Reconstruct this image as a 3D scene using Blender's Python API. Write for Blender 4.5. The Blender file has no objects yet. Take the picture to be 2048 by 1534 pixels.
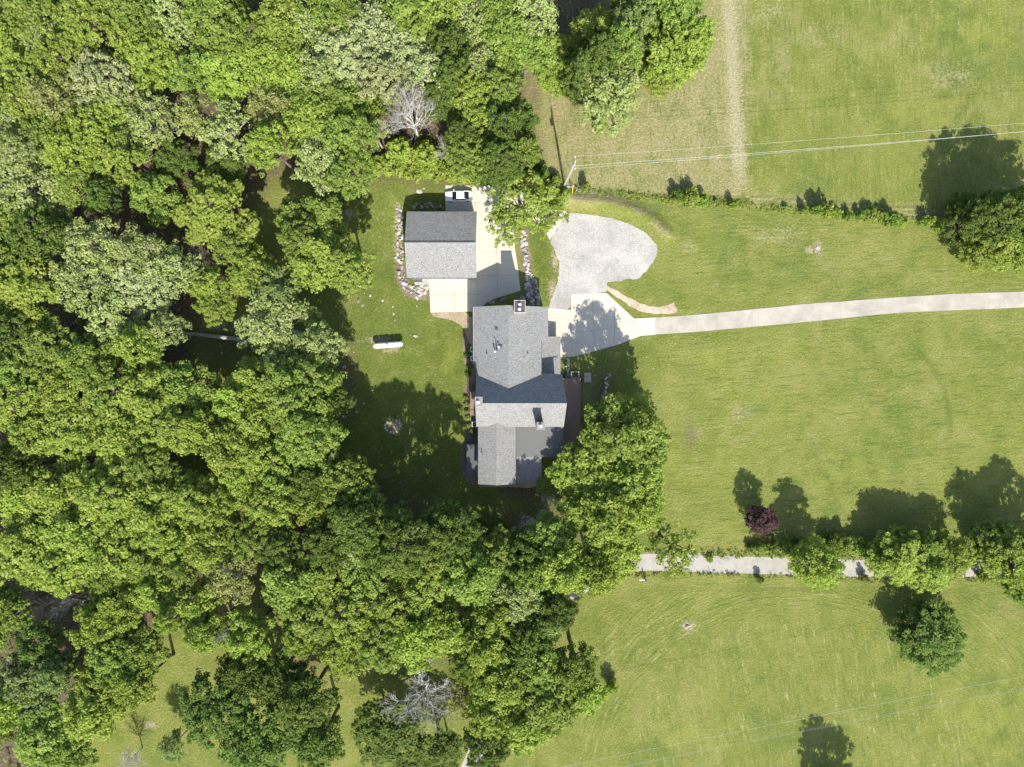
import bpy, math, random
import numpy as np
from mathutils import Vector, Matrix

# ------------------------------------------------------------------ camera, world, sun, exposure
sc = bpy.context.scene
H = 125.0                      # flying height of the camera, metres
F = 1422.2                     # focal length in photograph pixels (2048 px wide)
cam_d = bpy.data.cameras.new('camera'); cam = bpy.data.objects.new('camera', cam_d)
sc.collection.objects.link(cam); cam.location = (0, 0, H); cam.rotation_euler = (0, 0, 0)
cam_d.sensor_width = 36; cam_d.lens = 36 * F / 2048; cam_d.clip_start = 1; cam_d.clip_end = 6000
sc.camera = cam
SUN_EL, SUN_AZ = math.radians(44.5), math.radians(167)     # azimuth clockwise from +Y
w = bpy.data.worlds.new('World'); sc.world = w; w.use_nodes = True
nt = w.node_tree; sky = nt.nodes.new('ShaderNodeTexSky'); sky.sky_type = 'NISHITA'; sky.sun_disc = False
sky.sun_elevation = SUN_EL; sky.sun_rotation = SUN_AZ; sky.air_density = 1; sky.dust_density = 1.5
bg = nt.nodes['Background']; bg.inputs['Strength'].default_value = 0.125
nt.links.new(sky.outputs[0], bg.inputs['Color'])
sd = bpy.data.lights.new('sun', 'SUN'); sun = bpy.data.objects.new('sun', sd); sc.collection.objects.link(sun)
sd.energy = 4.2; sd.angle = math.radians(0.55); sd.color = (1.0, 0.95, 0.86)
sv = Vector((math.sin(SUN_AZ) * math.cos(SUN_EL), math.cos(SUN_AZ) * math.cos(SUN_EL), math.sin(SUN_EL)))
sun.rotation_euler = sv.to_track_quat('Z', 'Y').to_euler()
sun.location = (20, -60, 60)
sc.view_settings.view_transform = 'Standard'; sc.view_settings.look = 'None'
sc.view_settings.exposure = 0.85; sc.view_settings.gamma = 1; sc.view_settings.use_curve_mapping = False
sc.cycles.max_bounces = 6; sc.cycles.diffuse_bounces = 3; sc.cycles.transmission_bounces = 3
sc.cycles.glossy_bounces = 2; sc.cycles.transparent_max_bounces = 4

col = sc.collection
R = random.Random(7)
NR = np.random.RandomState(7)

# ------------------------------------------------------------------ helpers
def P(px, py, z=0.0):
    """plan position of a point seen at photo pixel (px, py) when it stands at height z"""
    s = F / (H - z)
    return ((px - 1024) / s, (767 - py) / s)
def PP(pts, z=0.0): return [P(a, b, z) for a, b in pts]

def tag(o, label=None, cat=None, group=None, kind=None):
    if label: o['label'] = label
    if cat: o['category'] = cat
    if group: o['group'] = group
    if kind: o['kind'] = kind
    return o
def empty(name, loc=(0, 0, 0), rz=0.0):
    o = bpy.data.objects.new(name, None); o.location = loc; o.rotation_euler = (0, 0, rz)
    o.empty_display_size = .5; col.objects.link(o); return o
def copy_tree(o, parent=None):
    c = o.copy(); col.objects.link(c); c.parent = parent
    for ch in list(o.children): copy_tree(ch, c)
    return c

class MB:
    def __init__(s): s.v = []; s.f = []; s.m = []; s.cur = 0
    def add(s, vs, fs):
        n = len(s.v); s.v += [tuple(v) for v in vs]
        s.f += [tuple(i + n for i in f) for f in fs]; s.m += [s.cur] * len(fs); return s
    def box(s, x0, x1, y0, y1, z0, z1):
        return s.add([(x0,y0,z0),(x1,y0,z0),(x1,y1,z0),(x0,y1,z0),(x0,y0,z1),(x1,y0,z1),(x1,y1,z1),(x0,y1,z1)],
                     [(3,2,1,0),(4,5,6,7),(0,1,5,4),(1,2,6,5),(2,3,7,6),(3,0,4,7)])
    def prism(s, poly, z0, z1):
        n = len(poly); z1f = z1 if callable(z1) else (lambda x, y: z1)
        a = sum(poly[i][0]*poly[(i+1)%n][1]-poly[(i+1)%n][0]*poly[i][1] for i in range(n))
        if a < 0: poly = poly[::-1]
        vs = [(x, y, z0) for x, y in poly] + [(x, y, z1f(x, y)) for x, y in poly]
        return s.add(vs, [tuple(range(n))[::-1], tuple(range(n, 2*n))] + [(i, (i+1)%n, n+(i+1)%n, n+i) for i in range(n)])
    def slab(s, poly3, t):
        """thick plate under the given top polygon"""
        n = len(poly3)
        a = sum(poly3[i][0]*poly3[(i+1)%n][1]-poly3[(i+1)%n][0]*poly3[i][1] for i in range(n))
        if a < 0: poly3 = poly3[::-1]
        vs = [(x, y, z) for x, y, z in poly3] + [(x, y, z - t) for x, y, z in poly3]
        return s.add(vs, [tuple(range(n)), tuple(range(n, 2*n))[::-1]] + [(n+i, n+(i+1)%n, (i+1)%n, i) for i in range(n)])
    def tube(s, pts, rad, sides=8, cap=True):
        pts = [Vector(p) for p in pts]; n = len(pts)
        if not hasattr(rad, '__len__'): rad = [rad]*n
        vs = []
        for i, p in enumerate(pts):
            d = (pts[min(i+1, n-1)] - pts[max(i-1, 0)])
            if d.length < 1e-6: d = Vector((0, 0, 1))
            d.normalize()
            a = d.orthogonal().normalized(); 
            if i == 0: a0 = a
            else:
                a = (a0 - d*a0.dot(d)); a = a.normalized() if a.length > 1e-4 else d.orthogonal().normalized(); a0 = a
            b = d.cross(a)
            for k in range(sides):
                t = 2*math.pi*k/sides
                vs.append(p + (a*math.cos(t) + b*math.sin(t))*rad[i])
        fs = [(i*sides+k, i*sides+(k+1)%sides, (i+1)*sides+(k+1)%sides, (i+1)*sides+k) for i in range(n-1) for k in range(sides)]
        if cap: fs += [tuple(range(sides))[::-1], tuple((n-1)*sides + k for k in range(sides))]
        return s.add(vs, fs)
    def cyl(s, x, y, z0, z1, r, sides=16, r1=None): return s.tube([(x, y, z0), (x, y, z1)], [r, r if r1 is None else r1], sides)
    def build(s, name, mats, parent=None, smooth=False, world=True):
        me = bpy.data.meshes.new(name)
        vs = s.v
        if parent is not None and world:
            off = Vector(parent.location); q = parent
            while q.parent: q = q.parent; off += Vector(q.location)
            vs = [(a-off.x, b-off.y, c-off.z) for a, b, c in vs]
        me.from_pydata(vs, [], s.f)
        if not isinstance(mats, (list, tuple)): mats = [mats]
        for m in mats: me.materials.append(m)
        if len(mats) > 1: me.polygons.foreach_set('material_index', s.m)
        if smooth: me.polygons.foreach_set('use_smooth', [True]*len(s.f))
        me.update()
        o = bpy.data.objects.new(name, me); col.objects.link(o)
        if parent is not None: o.parent = parent
        return o

# ------------------------------------------------------------------ node materials
class N:
    def __init__(s, name, rough=.8, spec=.3):
        s.m = bpy.data.materials.new(name); s.m.use_nodes = True; s.t = s.m.node_tree; s.b = s.t.nodes['Principled BSDF']
        s.b.inputs['Roughness'].default_value = rough; s.b.inputs['Specular IOR Level'].default_value = spec
    def n(s, typ, **k):
        nd = s.t.nodes.new(typ)
        for a, b in k.items(): setattr(nd, a, b)
        return nd
    def L(s, a, b): s.t.links.new(a, b)
    def pos(s):
        return s.n('ShaderNodeNewGeometry').outputs['Position']
    def obj(s): return s.n('ShaderNodeTexCoord').outputs['Object']
    def scale(s, v, sx, sy=None, sz=None):
        m = s.n('ShaderNodeMapping'); s.L(v, m.inputs['Vector']); sy = sx if sy is None else sy; sz = sx if sz is None else sz
        m.inputs['Scale'].default_value = (sx, sy, sz); return m.outputs[0]
    def noise(s, v, sc_, detail=2, rough=.5, dist=0):
        x = s.n('ShaderNodeTexNoise'); s.L(v, x.inputs['Vector']); x.inputs['Scale'].default_value = sc_
        x.inputs['Detail'].default_value = detail; x.inputs['Roughness'].default_value = rough; x.inputs['Distortion'].default_value = dist
        return x.outputs['Fac']
    def voro(s, v, sc_, out='Color', feature='F1'):
        x = s.n('ShaderNodeTexVoronoi'); x.feature = feature; s.L(v, x.inputs['Vector']); x.inputs['Scale'].default_value = sc_
        return x.outputs[out]
    def rng(s, v, a, b, c=0, d=1):
        x = s.n('ShaderNodeMapRange'); s.L(v, x.inputs[0])
        for i, q in enumerate((a, b, c, d)): x.inputs[i+1].default_value = q
        return x.outputs[0]
    def math(s, op, a, b=None, clamp=False):
        x = s.n('ShaderNodeMath', operation=op); x.use_clamp = clamp
        for i, q in enumerate((a, b)):
            if q is None: continue
            if isinstance(q, (int, float)): x.inputs[i].default_value = q
            else: s.L(q, x.inputs[i])
        return x.outputs[0]
    def mix(s, f, a, b, mode='MIX'):
        x = s.n('ShaderNodeMix', data_type='RGBA', blend_type=mode)
        for i, q in ((0, f), (6, a), (7, b)):
            if isinstance(q, (int, float)): x.inputs[i].default_value = q
            elif isinstance(q, tuple): x.inputs[i].default_value = q + (1,) if len(q) == 3 else q
            else: s.L(q, x.inputs[i])
        return x.outputs[2]
    def bump(s, h, strength=.5, dist=.1):
        x = s.n('ShaderNodeBump'); s.L(h, x.inputs['Height']); x.inputs['Strength'].default_value = strength
        x.inputs['Distance'].default_value = dist; s.L(x.outputs[0], s.b.inputs['Normal'])
    def col(s, c):
        if isinstance(c, tuple): s.b.inputs['Base Color'].default_value = c + (1,)
        else: s.L(c, s.b.inputs['Base Color'])
        return s

def simple(name, c, rough=.7, metal=0.0, spec=.3, var=.12, sc_=6.0):
    k = N(name, rough, spec); k.b.inputs['Metallic'].default_value = metal
    f = k.noise(k.pos(), sc_, 3)
    k.col(k.mix(k.rng(f, .3, .7), tuple(x*(1-var) for x in c), tuple(min(1, x*(1+var)) for x in c)))
    return k.m

def attr(k, name, comp='Fac'):
    a = k.n('ShaderNodeAttribute'); a.attribute_name = name; return a

# --- ground
def ground_material():
    k = N('grass_ground', .95, .1); p = k.pos()
    big = k.noise(p, .035, 3, .55); mid = k.noise(p, .3, 4, .6); fine = k.noise(p, 2.2, 3, .65); tiny = k.noise(p, 7, 2, .7)
    m1 = k.n('ShaderNodeSeparateColor'); k.L(attr(k, 'mask').outputs['Color'], m1.inputs[0])
    m2 = k.n('ShaderNodeSeparateColor'); k.L(attr(k, 'maskb').outputs['Color'], m2.inputs[0])
    rw = k.n('ShaderNodeSeparateColor'); k.L(attr(k, 'rows').outputs['Color'], rw.inputs[0])
    dry, litter_and_shade, lush = m1.outputs[0], m1.outputs[1], m1.outputs[2]
    bare, straw, lime = m2.outputs[0], m2.outputs[1], m2.outputs[2]
    def fac(mask, n, g=1.8, bias=-.15, mul=1.3):
        a = k.math('MULTIPLY', k.math('SUBTRACT', n, .5), g)
        b = k.math('MULTIPLY_ADD', mask, mul); b.node.inputs[2].default_value = bias
        return k.math('ADD', a, b, clamp=True)
    nmix = k.math('ADD', k.math('MULTIPLY', mid, .55), k.math('MULTIPLY', fine, .45))
    c = k.mix(k.rng(nmix, .38, .62), (.113, .150, .029), (.206, .222, .062))
    c = k.mix(k.rng(big, .35, .65, 0, .5), c, (.218, .236, .050))
    med = k.noise(p, .11, 4, .65, .8)
    c = k.mix(k.rng(med, .50, .66, 0, .5), c, (.255, .246, .085)); c = k.mix(k.rng(med, .47, .33, 0, .45), c, (.095, .145, .035))
    c = k.mix(fac(lush, nmix, 1.4), c, k.mix(k.rng(nmix, .38, .62), (.082, .122, .022), (.170, .196, .046)))
    c = k.mix(fac(lime, mid, 2.4, -.35), c, (.225, .25, .05))
    c = k.mix(k.math('MULTIPLY', fac(dry, nmix, 3.2, -.25), .92), c, k.mix(k.rng(fine, .3, .7), (.255, .225, .11), (.36, .32, .18)))
    c = k.mix(fac(litter_and_shade, nmix, 2.2), c, k.mix(k.rng(fine, .35, .68), (.075, .058, .035), (.19, .15, .095)))
    c = k.mix(fac(bare, fine, 2.6, -.3, 1.5), c, k.mix(k.rng(tiny, .3, .7), (.30, .22, .15), (.52, .45, .36)))
    # broken straw lines left by the mower, following the row coordinate
    sp = k.n('ShaderNodeSeparateXYZ'); k.L(p, sp.inputs[0])
    def rowline(name):
        cb = k.n('ShaderNodeCombineXYZ'); u = attr(k, name).outputs['Fac']
        k.L(k.math('MULTIPLY', u, 2.3), cb.inputs[0]); k.L(k.math('MULTIPLY', sp.outputs[0], .26), cb.inputs[1]); k.L(k.math('MULTIPLY', sp.outputs[1], .26), cb.inputs[2])
        return k.noise(cb.outputs[0], 1.0, 3, .7)
    line = k.mix(rw.outputs[2], rowline('rowu'), rowline('rowv'))
    line2 = k.math('MULTIPLY', k.rng(line, .56, .70), k.rng(k.noise(p, .9, 3, .7), .42, .62, .15, 1))
    c = k.mix(k.math('MULTIPLY', line2, rw.outputs[0]), c, (.40, .40, .18))
    dk = k.math('MULTIPLY', k.rng(line, .44, .34), rw.outputs[1])
    c = k.mix(dk, c, (.075, .125, .03))
    c = k.mix(fac(straw, fine, 2.0, -.3, 1.5), c, k.mix(k.rng(tiny, .35, .65), (.31, .28, .16), (.44, .41, .27)))
    # pale flecks of thatch and darker tufts
    fl = k.rng(k.noise(p, 2.8, 5, .8), .60, .72)
    c = k.mix(k.math('MULTIPLY', fl, .4), c, (.34, .33, .15))
    tf = k.rng(k.noise(k.scale(p, 1, .7, 1), 1.3, 4, .75), .38, .28)
    c = k.mix(k.math('MULTIPLY', tf, .6), c, (.06, .10, .025))
    gr = k.math('ADD', k.math('MULTIPLY', tiny, .5), k.math('MULTIPLY', k.noise(p, 4.2, 3, .7), .5))
    c = k.mix(k.rng(gr, .36, .64, 0, 1), k.mix(1.0, c, (.60, .65, .58), 'MULTIPLY'), k.mix(1.0, c, (1.38, 1.33, 1.38), 'MULTIPLY'))
    k.col(c)
    hgt = k.math('ADD', k.math('MULTIPLY', fine, .6), k.math('MULTIPLY', tiny, .4))
    hgt = k.math('ADD', hgt, k.math('MULTIPLY', k.math('MULTIPLY', line, rw.outputs[0]), 1.2))
    k.bump(hgt, .9, .35)
    return k.m

def shingle(name, dark, light, dens=5.5, rot=0):
    k = N(name, .9, .15); p = k.pos()
    a = k.noise(k.scale(p, 1.0, 1.35, 1.0), dens, 2, .6, .6)
    b = k.noise(p, dens*2.6, 2, .6)
    cell = k.n('ShaderNodeSeparateColor'); k.L(k.voro(k.scale(p, 2.2, 5.2, 1.0), 1.3), cell.inputs[0])
    f = k.math('ADD', k.math('MULTIPLY', k.rng(a, .41, .59), .62), k.math('MULTIPLY', b, .22))
    f = k.math('ADD', f, k.math('MULTIPLY', cell.outputs[0], .2), clamp=True)
    c = k.mix(f, dark, light)
    c = k.mix(k.rng(k.noise(p, .35, 3), .45, .7, 0, .25), c, tuple(x*.75 for x in light))
    k.col(c); k.bump(k.math('ADD', a, b), .5, .05)
    return k.m

def concrete(name, c, wear=.25, warm=(.55, .50, .40)):
    k = N(name, .85, .2); p = k.pos()
    f = k.noise(p, .35, 5, .6, .5); g = k.noise(p, 4, 4, .7); h = k.noise(k.scale(p, 1, 6, 1), .6, 3, .6)
    a = k.mix(k.rng(f, .3, .7), tuple(x*(1-wear) for x in c), c)
    a = k.mix(k.rng(h, .52, .75, 0, .35), a, warm)
    a = k.mix(k.rng(g, .25, .75), k.mix(1.0, a, (.90, .90, .90), 'MULTIPLY'), k.mix(1.0, a, (1.07, 1.07, 1.07), 'MULTIPLY'))
    k.col(a); k.bump(g, .25, .03); return k.m

def gravel(name, a, b, sp=(.2, .18, .15), dens=6, big=.25, con=1.0):
    k = N(name, .95, .1); p = k.pos()
    cell = k.n('ShaderNodeSeparateColor'); k.L(k.voro(p, dens), cell.inputs[0])
    n1 = k.noise(p, big, 4, .6, .4); n2 = k.noise(p, 2.2, 4, .7)
    c = k.mix(k.rng(n1, .35, .65), a, b)
    c = k.mix(cell.outputs[0], k.mix(1.0, c, (1-.22*con,)*3, 'MULTIPLY'), k.mix(1.0, c, (1+.12*con,)*3, 'MULTIPLY'))
    c = k.mix(k.rng(n2, .60, .72, 0, .5*con), c, sp)
    k.col(c); k.bump(k.math('ADD', cell.outputs[1], n2), .6*con, .06); return k.m

def leafmat(name, c1, c2, trans=.32, rough=.6):
    k = N(name, rough, .10)
    v = attr(k, 'v').outputs['Fac']
    oi = k.n('ShaderNodeObjectInfo').outputs['Random']
    c = k.mix(v, c1, c2)
    hs = k.n('ShaderNodeHueSaturation'); k.L(c, hs.inputs['Color'])
    k.L(k.rng(oi, 0, 1, .493, .509), hs.inputs['Hue']); k.L(k.rng(oi, 0, 1, .90, 1.14), hs.inputs['Value'])
    hs.inputs['Saturation'].default_value = 1.0
    c = hs.outputs[0]; k.col(c)
    tr = k.n('ShaderNodeBsdfTranslucent'); k.L(k.mix(1.0, c, (1.15, 1.2, .7), 'MULTIPLY'), tr.inputs['Color'])
    ms = k.n('ShaderNodeMixShader'); ms.inputs[0].default_value = trans
    k.L(k.b.outputs[0], ms.inputs[1]); k.L(tr.outputs[0], ms.inputs[2])
    k.L(ms.outputs[0], k.t.nodes['Material Output'].inputs['Surface'])
    return k.m

def barkmat(name, a, b):
    k = N(name, .9, .1); p = k.obj(); f = k.noise(k.scale(p, 1, 1, .25), 4, 4, .6); k.col(k.mix(k.rng(f, .35, .65), a, b)); k.bump(f, .5, .05); return k.m

M = {}
M['ground'] = ground_material()
M['shingle'] = shingle('shingle_light', (.072, .076, .081), (.375, .373, .36), 8.5)
M['shingle_g'] = shingle('shingle_garage', (.072, .077, .084), (.385, .385, .37), 8.5)
M['conc'] = concrete('concrete', (.57, .53, .44), .10, (.53, .47, .36))
M['conc_road'] = concrete('concrete_road', (.46, .425, .36), .30, (.30, .275, .23))
M['joint'] = simple('joint', (.30, .275, .235))
M['gravel'] = gravel('white_gravel', (.36, .345, .32), (.48, .46, .42), (.40, .37, .32), 7)
M['pebble'] = gravel('tan_gravel', (.42, .34, .25), (.55, .46, .36), (.24, .18, .12), 4)
M['lane'] = gravel('lane_gravel', (.33, .31, .275), (.405, .385, .345), (.34, .315, .28), 9, .6, .35)
M['mulch'] = gravel('mulch', (.16, .125, .095), (.26, .21, .16), (.05, .035, .02), 6)
M['sandy'] = gravel('pea_gravel_bed', (.34, .27, .18), (.44, .36, .25), (.2, .15, .09), 6)
M['white'] = simple('white_paint', (.80, .80, .80), .35, 0, .5, .03)
M['carpaint'] = simple('car_paint', (.82, .83, .85), .18, 0, .6, .02)
M['glass'] = simple('dark_glass', (.012, .02, .018), .08, 0, .6, .1)
M['black'] = simple('black_rubber', (.02, .02, .02), .8)
M['siding'] = simple('siding', (.36, .34, .31), .8)
M['trim'] = simple('trim', (.42, .41, .385), .6)
M['gutter'] = simple('gutter_metal', (.12, .12, .13), .5, .3)
M['steel'] = simple('steel', (.45, .45, .44), .4, .7)
M['chrome'] = simple('cap_metal', (.85, .85, .84), .35, .1, .5, .03)
M['brick'] = simple('chimney_stone', (.27, .25, .23), .9, 0, .2, .25, 4)
M['cap'] = simple('chimney_cap', (.25, .24, .23), .8, 0, .2, .15, 3)
M['capdark'] = simple('chimney_pan', (.10, .095, .10), .6, .2)
M['deck'] = None
M['wood'] = simple('raw_wood', (.34, .20, .12), .8, 0, .2, .2, 3)
M['fwire'] = simple('fence_wire', (.12,.12,.11), .6)
M['wire'] = simple('aluminium_wire', (.50, .51, .50), .5, .1)
M['pole'] = simple('grey_pole_wood', (.42, .40, .37), .85, 0, .2, .2)
M['rock'] = simple('limestone', (.27, .245, .21), .9, 0, .2, .42, 2.0)
M['rockw'] = simple('white_limestone', (.44, .41, .37), .9, 0, .2, .38, 2.0)
M['yellow'] = simple('yellow_plastic', (.75, .52, .06), .5)
M['tank'] = simple('tank_paint', (.84, .84, .84), .3, 0, .5, .03)
M['post'] = simple('post_steel', (.10, .11, .08), .7)
M['bark'] = barkmat('bark', (.10, .08, .06), (.22, .19, .16))
M['palebark'] = barkmat('pale_bark', (.26, .24, .21), (.42, .40, .36))
M['deadbark'] = barkmat('dead_bark', (.40, .385, .36), (.66, .64, .61))
def deckmat():
    k = N('deck_boards', .75, .2); p = k.pos()
    wv = k.n('ShaderNodeTexWave'); k.L(p, wv.inputs['Vector']); wv.inputs['Scale'].default_value = 2.2; wv.inputs['Distortion'].default_value = .1
    c = k.mix(k.noise(k.scale(p, 6, .4, 1), 1.5, 3), (.22, .155, .12), (.35, .26, .205))
    c = k.mix(k.rng(wv.outputs['Fac'], .0, .15, .8, 0), c, (.04, .02, .015)); k.col(c); return k.m
M['deck'] = deckmat()
def metalroof():
    k = N('ribbed_metal_roof', .45, .4); p = k.pos()
    wv = k.n('ShaderNodeTexWave'); wv.bands_direction = 'Y'; k.L(p, wv.inputs['Vector']); wv.inputs['Scale'].default_value = 3.5
    c = k.mix(k.rng(wv.outputs['Fac'], 0, .3), (.095, .10, .098), (.108, .113, .110)); c = k.mix(k.noise(p, .8, 3), c, (.11, .115, .112)); k.col(c)
    k.bump(wv.outputs['Fac'], .1, .02); return k.m
M['metalroof'] = metalroof()

LEAF = {
 'Y': leafmat('leaf_lime', (.175, .262, .028), (.40, .48, .11), .38),
 'B': leafmat('leaf_bright', (.165, .250, .030), (.405, .47, .110), .38),
 'G': leafmat('leaf_green', (.128, .208, .030), (.335, .41, .098), .38),
 'D': leafmat('leaf_deep', (.068, .122, .021), (.200, .268, .060), .36),
 'P': leafmat('leaf_pale', (.19, .255, .055), (.44, .49, .20), .32),
 'V': leafmat('leaf_silver', (.24, .29, .10), (.49, .53, .27), .3),
 'O': leafmat('leaf_olive', (.18, .205, .05), (.39, .41, .14), .32),
 'S': leafmat('leaf_bluish', (.12, .195, .05), (.31, .385, .13), .32),
 'U': leafmat('leaf_plum', (.050, .026, .027), (.14, .082, .080), .15),
}

# ------------------------------------------------------------------ ground with its relief
def poly_sdf(X, Y, poly):
    """signed distance, negative inside"""
    d = np.full(X.shape, 1e18); inside = np.zeros(X.shape, bool); n = len(poly)
    for i in range(n):
        ax, ay = poly[i]; bx, by = poly[(i+1) % n]
        ex, ey = bx-ax, by-ay; wx, wy = X-ax, Y-ay
        t = np.clip((wx*ex+wy*ey)/(ex*ex+ey*ey+1e-9), 0, 1)
        dx, dy = wx-ex*t, wy-ey*t; d = np.minimum(d, dx*dx+dy*dy)
        c = ((ay <= Y) != (by <= Y)) & (X < (bx-ax)*(Y-ay)/((by-ay) if by != ay else 1e-9)+ax)
        inside ^= c
    d = np.sqrt(d); return np.where(inside, -d, d)
def line_dist(X, Y, pts):
    d = np.full(X.shape, 1e18)
    for (ax, ay), (bx, by) in zip(pts[:-1], pts[1:]):
        ex, ey = bx-ax, by-ay; wx, wy = X-ax, Y-ay; t = np.clip((wx*ex+wy*ey)/(ex*ex+ey*ey+1e-9), 0, 1)
        d = np.minimum(d, (wx-ex*t)**2+(wy-ey*t)**2)
    return np.sqrt(d)
def soft(d, wdt): return np.clip(.5 - d/wdt, 0, 1)

BANK = PP([(1130,398),(1180,402),(1230,410),(1275,425),(1310,445),(1332,470)])
GARBANK = PP([(812,420),(760,400),(770,470),(790,520),(800,560)])
def gz(x, y):
    """terrain height; x, y scalars or arrays"""
    X = np.asarray(x, float); Y = np.asarray(y, float)
    d = line_dist(X, Y, BANK)
    z = 1.0*np.exp(-(d/1.25)**2)
    gx, gy = P(770, 400); z = z + 1.4*np.exp(-(((X-gx)/7.0)**2+((Y-gy-2)/6.0)**2))*np.clip((P(815, 430)[0]-X)/2.5+.8, 0, 1)
    return z if z.shape else float(z)

def axis(a, b, step, far):
    core = list(np.arange(a, b + 1e-6, step)); out = []; s = step; v = b
    while v < far: s *= 1.35; v += s; out.append(v)
    lo = []; s = step; v = a
    while v > -far: s *= 1.35; v -= s; lo.append(v)
    return np.array(lo[::-1] + core + out)
def grid_ground():
    xs = axis(-98, 98, .45, 3000); ys = axis(-74, 74, .45, 3000)
    X, Y = np.meshgrid(xs, ys); nx, ny = len(xs), len(ys)
    Z = gz(X, Y)
    co = np.stack([X, Y, Z], -1).reshape(-1, 3).astype(np.float32)
    i = np.arange((nx-1)*(ny-1)); r, c = i//(nx-1), i % (nx-1); a = r*nx+c
    fc = np.stack([a, a+1, a+1+nx, a+nx], -1).astype(np.int32)
    me = bpy.data.meshes.new('ground'); me.vertices.add(len(co)); me.vertices.foreach_set('co', co.ravel())
    me.loops.add(fc.size); me.loops.foreach_set('vertex_index', fc.ravel()); me.polygons.add(len(fc))
    me.polygons.foreach_set('loop_start', np.arange(0, fc.size, 4, dtype=np.int32)); me.polygons.foreach_set('use_smooth', np.ones(len(fc), bool))
    me.update(calc_edges=True); me.validate()
    def S(pts, w=2.0): return soft(poly_sdf(X, Y, PP(pts)), w)
    def Lm(pts, wid, w=1.0): return soft(line_dist(X, Y, PP(pts))-wid, w)
    def blob(px, py, rx, ry=None):
        cx, cy = P(px, py); ry = rx if ry is None else ry; s = 11.378
        return np.exp(-(((X-cx)*s/rx)**2+((Y-cy)*s/ry)**2))
    # tan hay field, upper middle
    hay = S([(1040,150),(1090,-200),(1510,-200),(1497,390),(1480,398),(1340,398),(1200,383),(1120,372),(1065,380)], 2.5)
    dry = hay*.70
    dry = np.maximum(dry, .55*Lm([(1500,393),(1640,405),(1800,425),(1890,425),(1990,380),(2100,360)], 1.2, 2.2))
    dry = np.maximum(dry, .85*Lm([(1125,402),(1180,394),(1240,402)], 1.0, 1.5))
    dry = np.maximum(dry, .6*Lm([(1150,405),(1240,405),(1300,432),(1335,475)], .8, 1.5))
    for a in [(1640,70,60,30),(1800,90,40,40),(1900,150,60,40),(1560,110,40,70),(1530,40,30,60),(1480,840,30,60),(1395,860,30,20),(1370,500,30,14),(1560,470,60,20)]:
        dry = np.maximum(dry, .42*blob(*a))
    straw = .66*Lm([(1455,-60),(1464,120),(1472,250),(1478,330),(1480,395)], 1.3, 1.6)*np.clip((Y-P(0,400)[1])/6, 0, 1)
    for q in range(5): straw = np.maximum(straw, .45*Lm([(1500+q*9,444+q*9),(1560,449+q*9),(1620-q*6,457+q*9)], .05, .7))
    for a in [(1550,20,25,20),(1500,115,8,20),(1910,150,40,14),(1570,460,36,5),(1545,475,30,3),(1430,570,8,6)]:
        straw = np.maximum(straw, .40*blob(*a))
    litter_and_shade = S([(-300,-300),(1060,-300),(1110,-60),(1210,-60),(1200,60),(1080,100),(1050,190),(1075,280),(1085,370),(950,366),(760,358),(700,352),(590,340),(545,360),(500,420),(470,560),(400,620),(380,740),(350,900),(330,1060),(430,1150),(470,1250),(310,1270),(270,1330),(180,1400),(120,1534),(60,1900),(-300,1900)], 5)*.95
    litter_and_shade = np.maximum(litter_and_shade, .75*S([(560,1000),(700,960),(860,1010),(960,1060),(1080,1000),(1180,1040),(1100,1180),(1060,1330),(930,1330),(700,1310),(560,1260),(480,1100)], 6))
    litter_and_shade = np.maximum(litter_and_shade, .8*S([(1000,960),(1030,940),(1085,960),(1135,945),(1170,1000),(1060,1010),(1000,985)], 3))
    litter_and_shade = np.maximum(litter_and_shade, .45*Lm([(1150,400),(1200,402),(1245,412),(1290,428),(1325,455)], .5, 1.0)); litter_and_shade = np.maximum(litter_and_shade, .55*blob(690,760,35,110)); litter_and_shade = np.maximum(litter_and_shade, .55*blob(1200,780,30,50))  # first strip: shade of the bank's north slope, painted in litter brown
    litter_and_shade = np.maximum(litter_and_shade, .6*blob(450,680,90,50)); litter_and_shade = np.maximum(litter_and_shade, .7*blob(600,1320,60,50))
    litter_and_shade = np.maximum(litter_and_shade, .55*blob(770,970,60,20)); litter_and_shade = np.maximum(litter_and_shade, .5*blob(985,1400,60,90))
    litter_and_shade = np.maximum(litter_and_shade, .42*blob(1380,870,20,40)); litter_and_shade = np.maximum(litter_and_shade, .6*blob(1070,200,20,60))
    lush = S([(640,350),(900,370),(960,600),(940,960),(1200,980),(1190,720),(1290,690),(1300,1100),(700,1100),(620,900),(560,600)], 5)*.85
    lush = np.maximum(lush, .9*S([(1045,430),(1070,440),(1105,500),(1115,560),(1100,605),(1085,612),(1075,560),(1060,500)], 1.5))
    lush = np.maximum(lush, .8*Lm([(1830,700),(1862,728),(1883,765),(1896,810),(1900,860)], .55, 1.0))
    lush = np.maximum(lush, .55*Lm([(1860,-10),(1990,60),(2060,95)], .5, 1.0))
    lush = np.maximum(lush, .5*Lm([(1195,1215),(1290,1175),(1420,1168),(1560,1180),(1800,1172),(1990,1190),(2100,1240)], .35, .9))
    lush = np.maximum(lush, .4*Lm([(1180,1330),(1172,1270),(1200,1210)], .6, 1.2))
    for a in [(1560,60,30,90),(1640,270,60,60),(1350,650,60,20),(1690,300,50,50),(2000,550,60,50),(1440,560,90,20),(1530,1200,60,40)]: lush = np.maximum(lush, .42*blob(*a))
    lime = .0*X
    for a in [(1960,60,110,70),(1860,220,90,60),(1990,1450,160,90),(1380,1480,70,40),(1330,620,60,30),(1420,740,70,60),(1330,930,60,80),(900,700,30,80),(1700,950,120,60)]: lime = np.maximum(lime, .55*blob(*a))
    bare = .0*X
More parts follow.
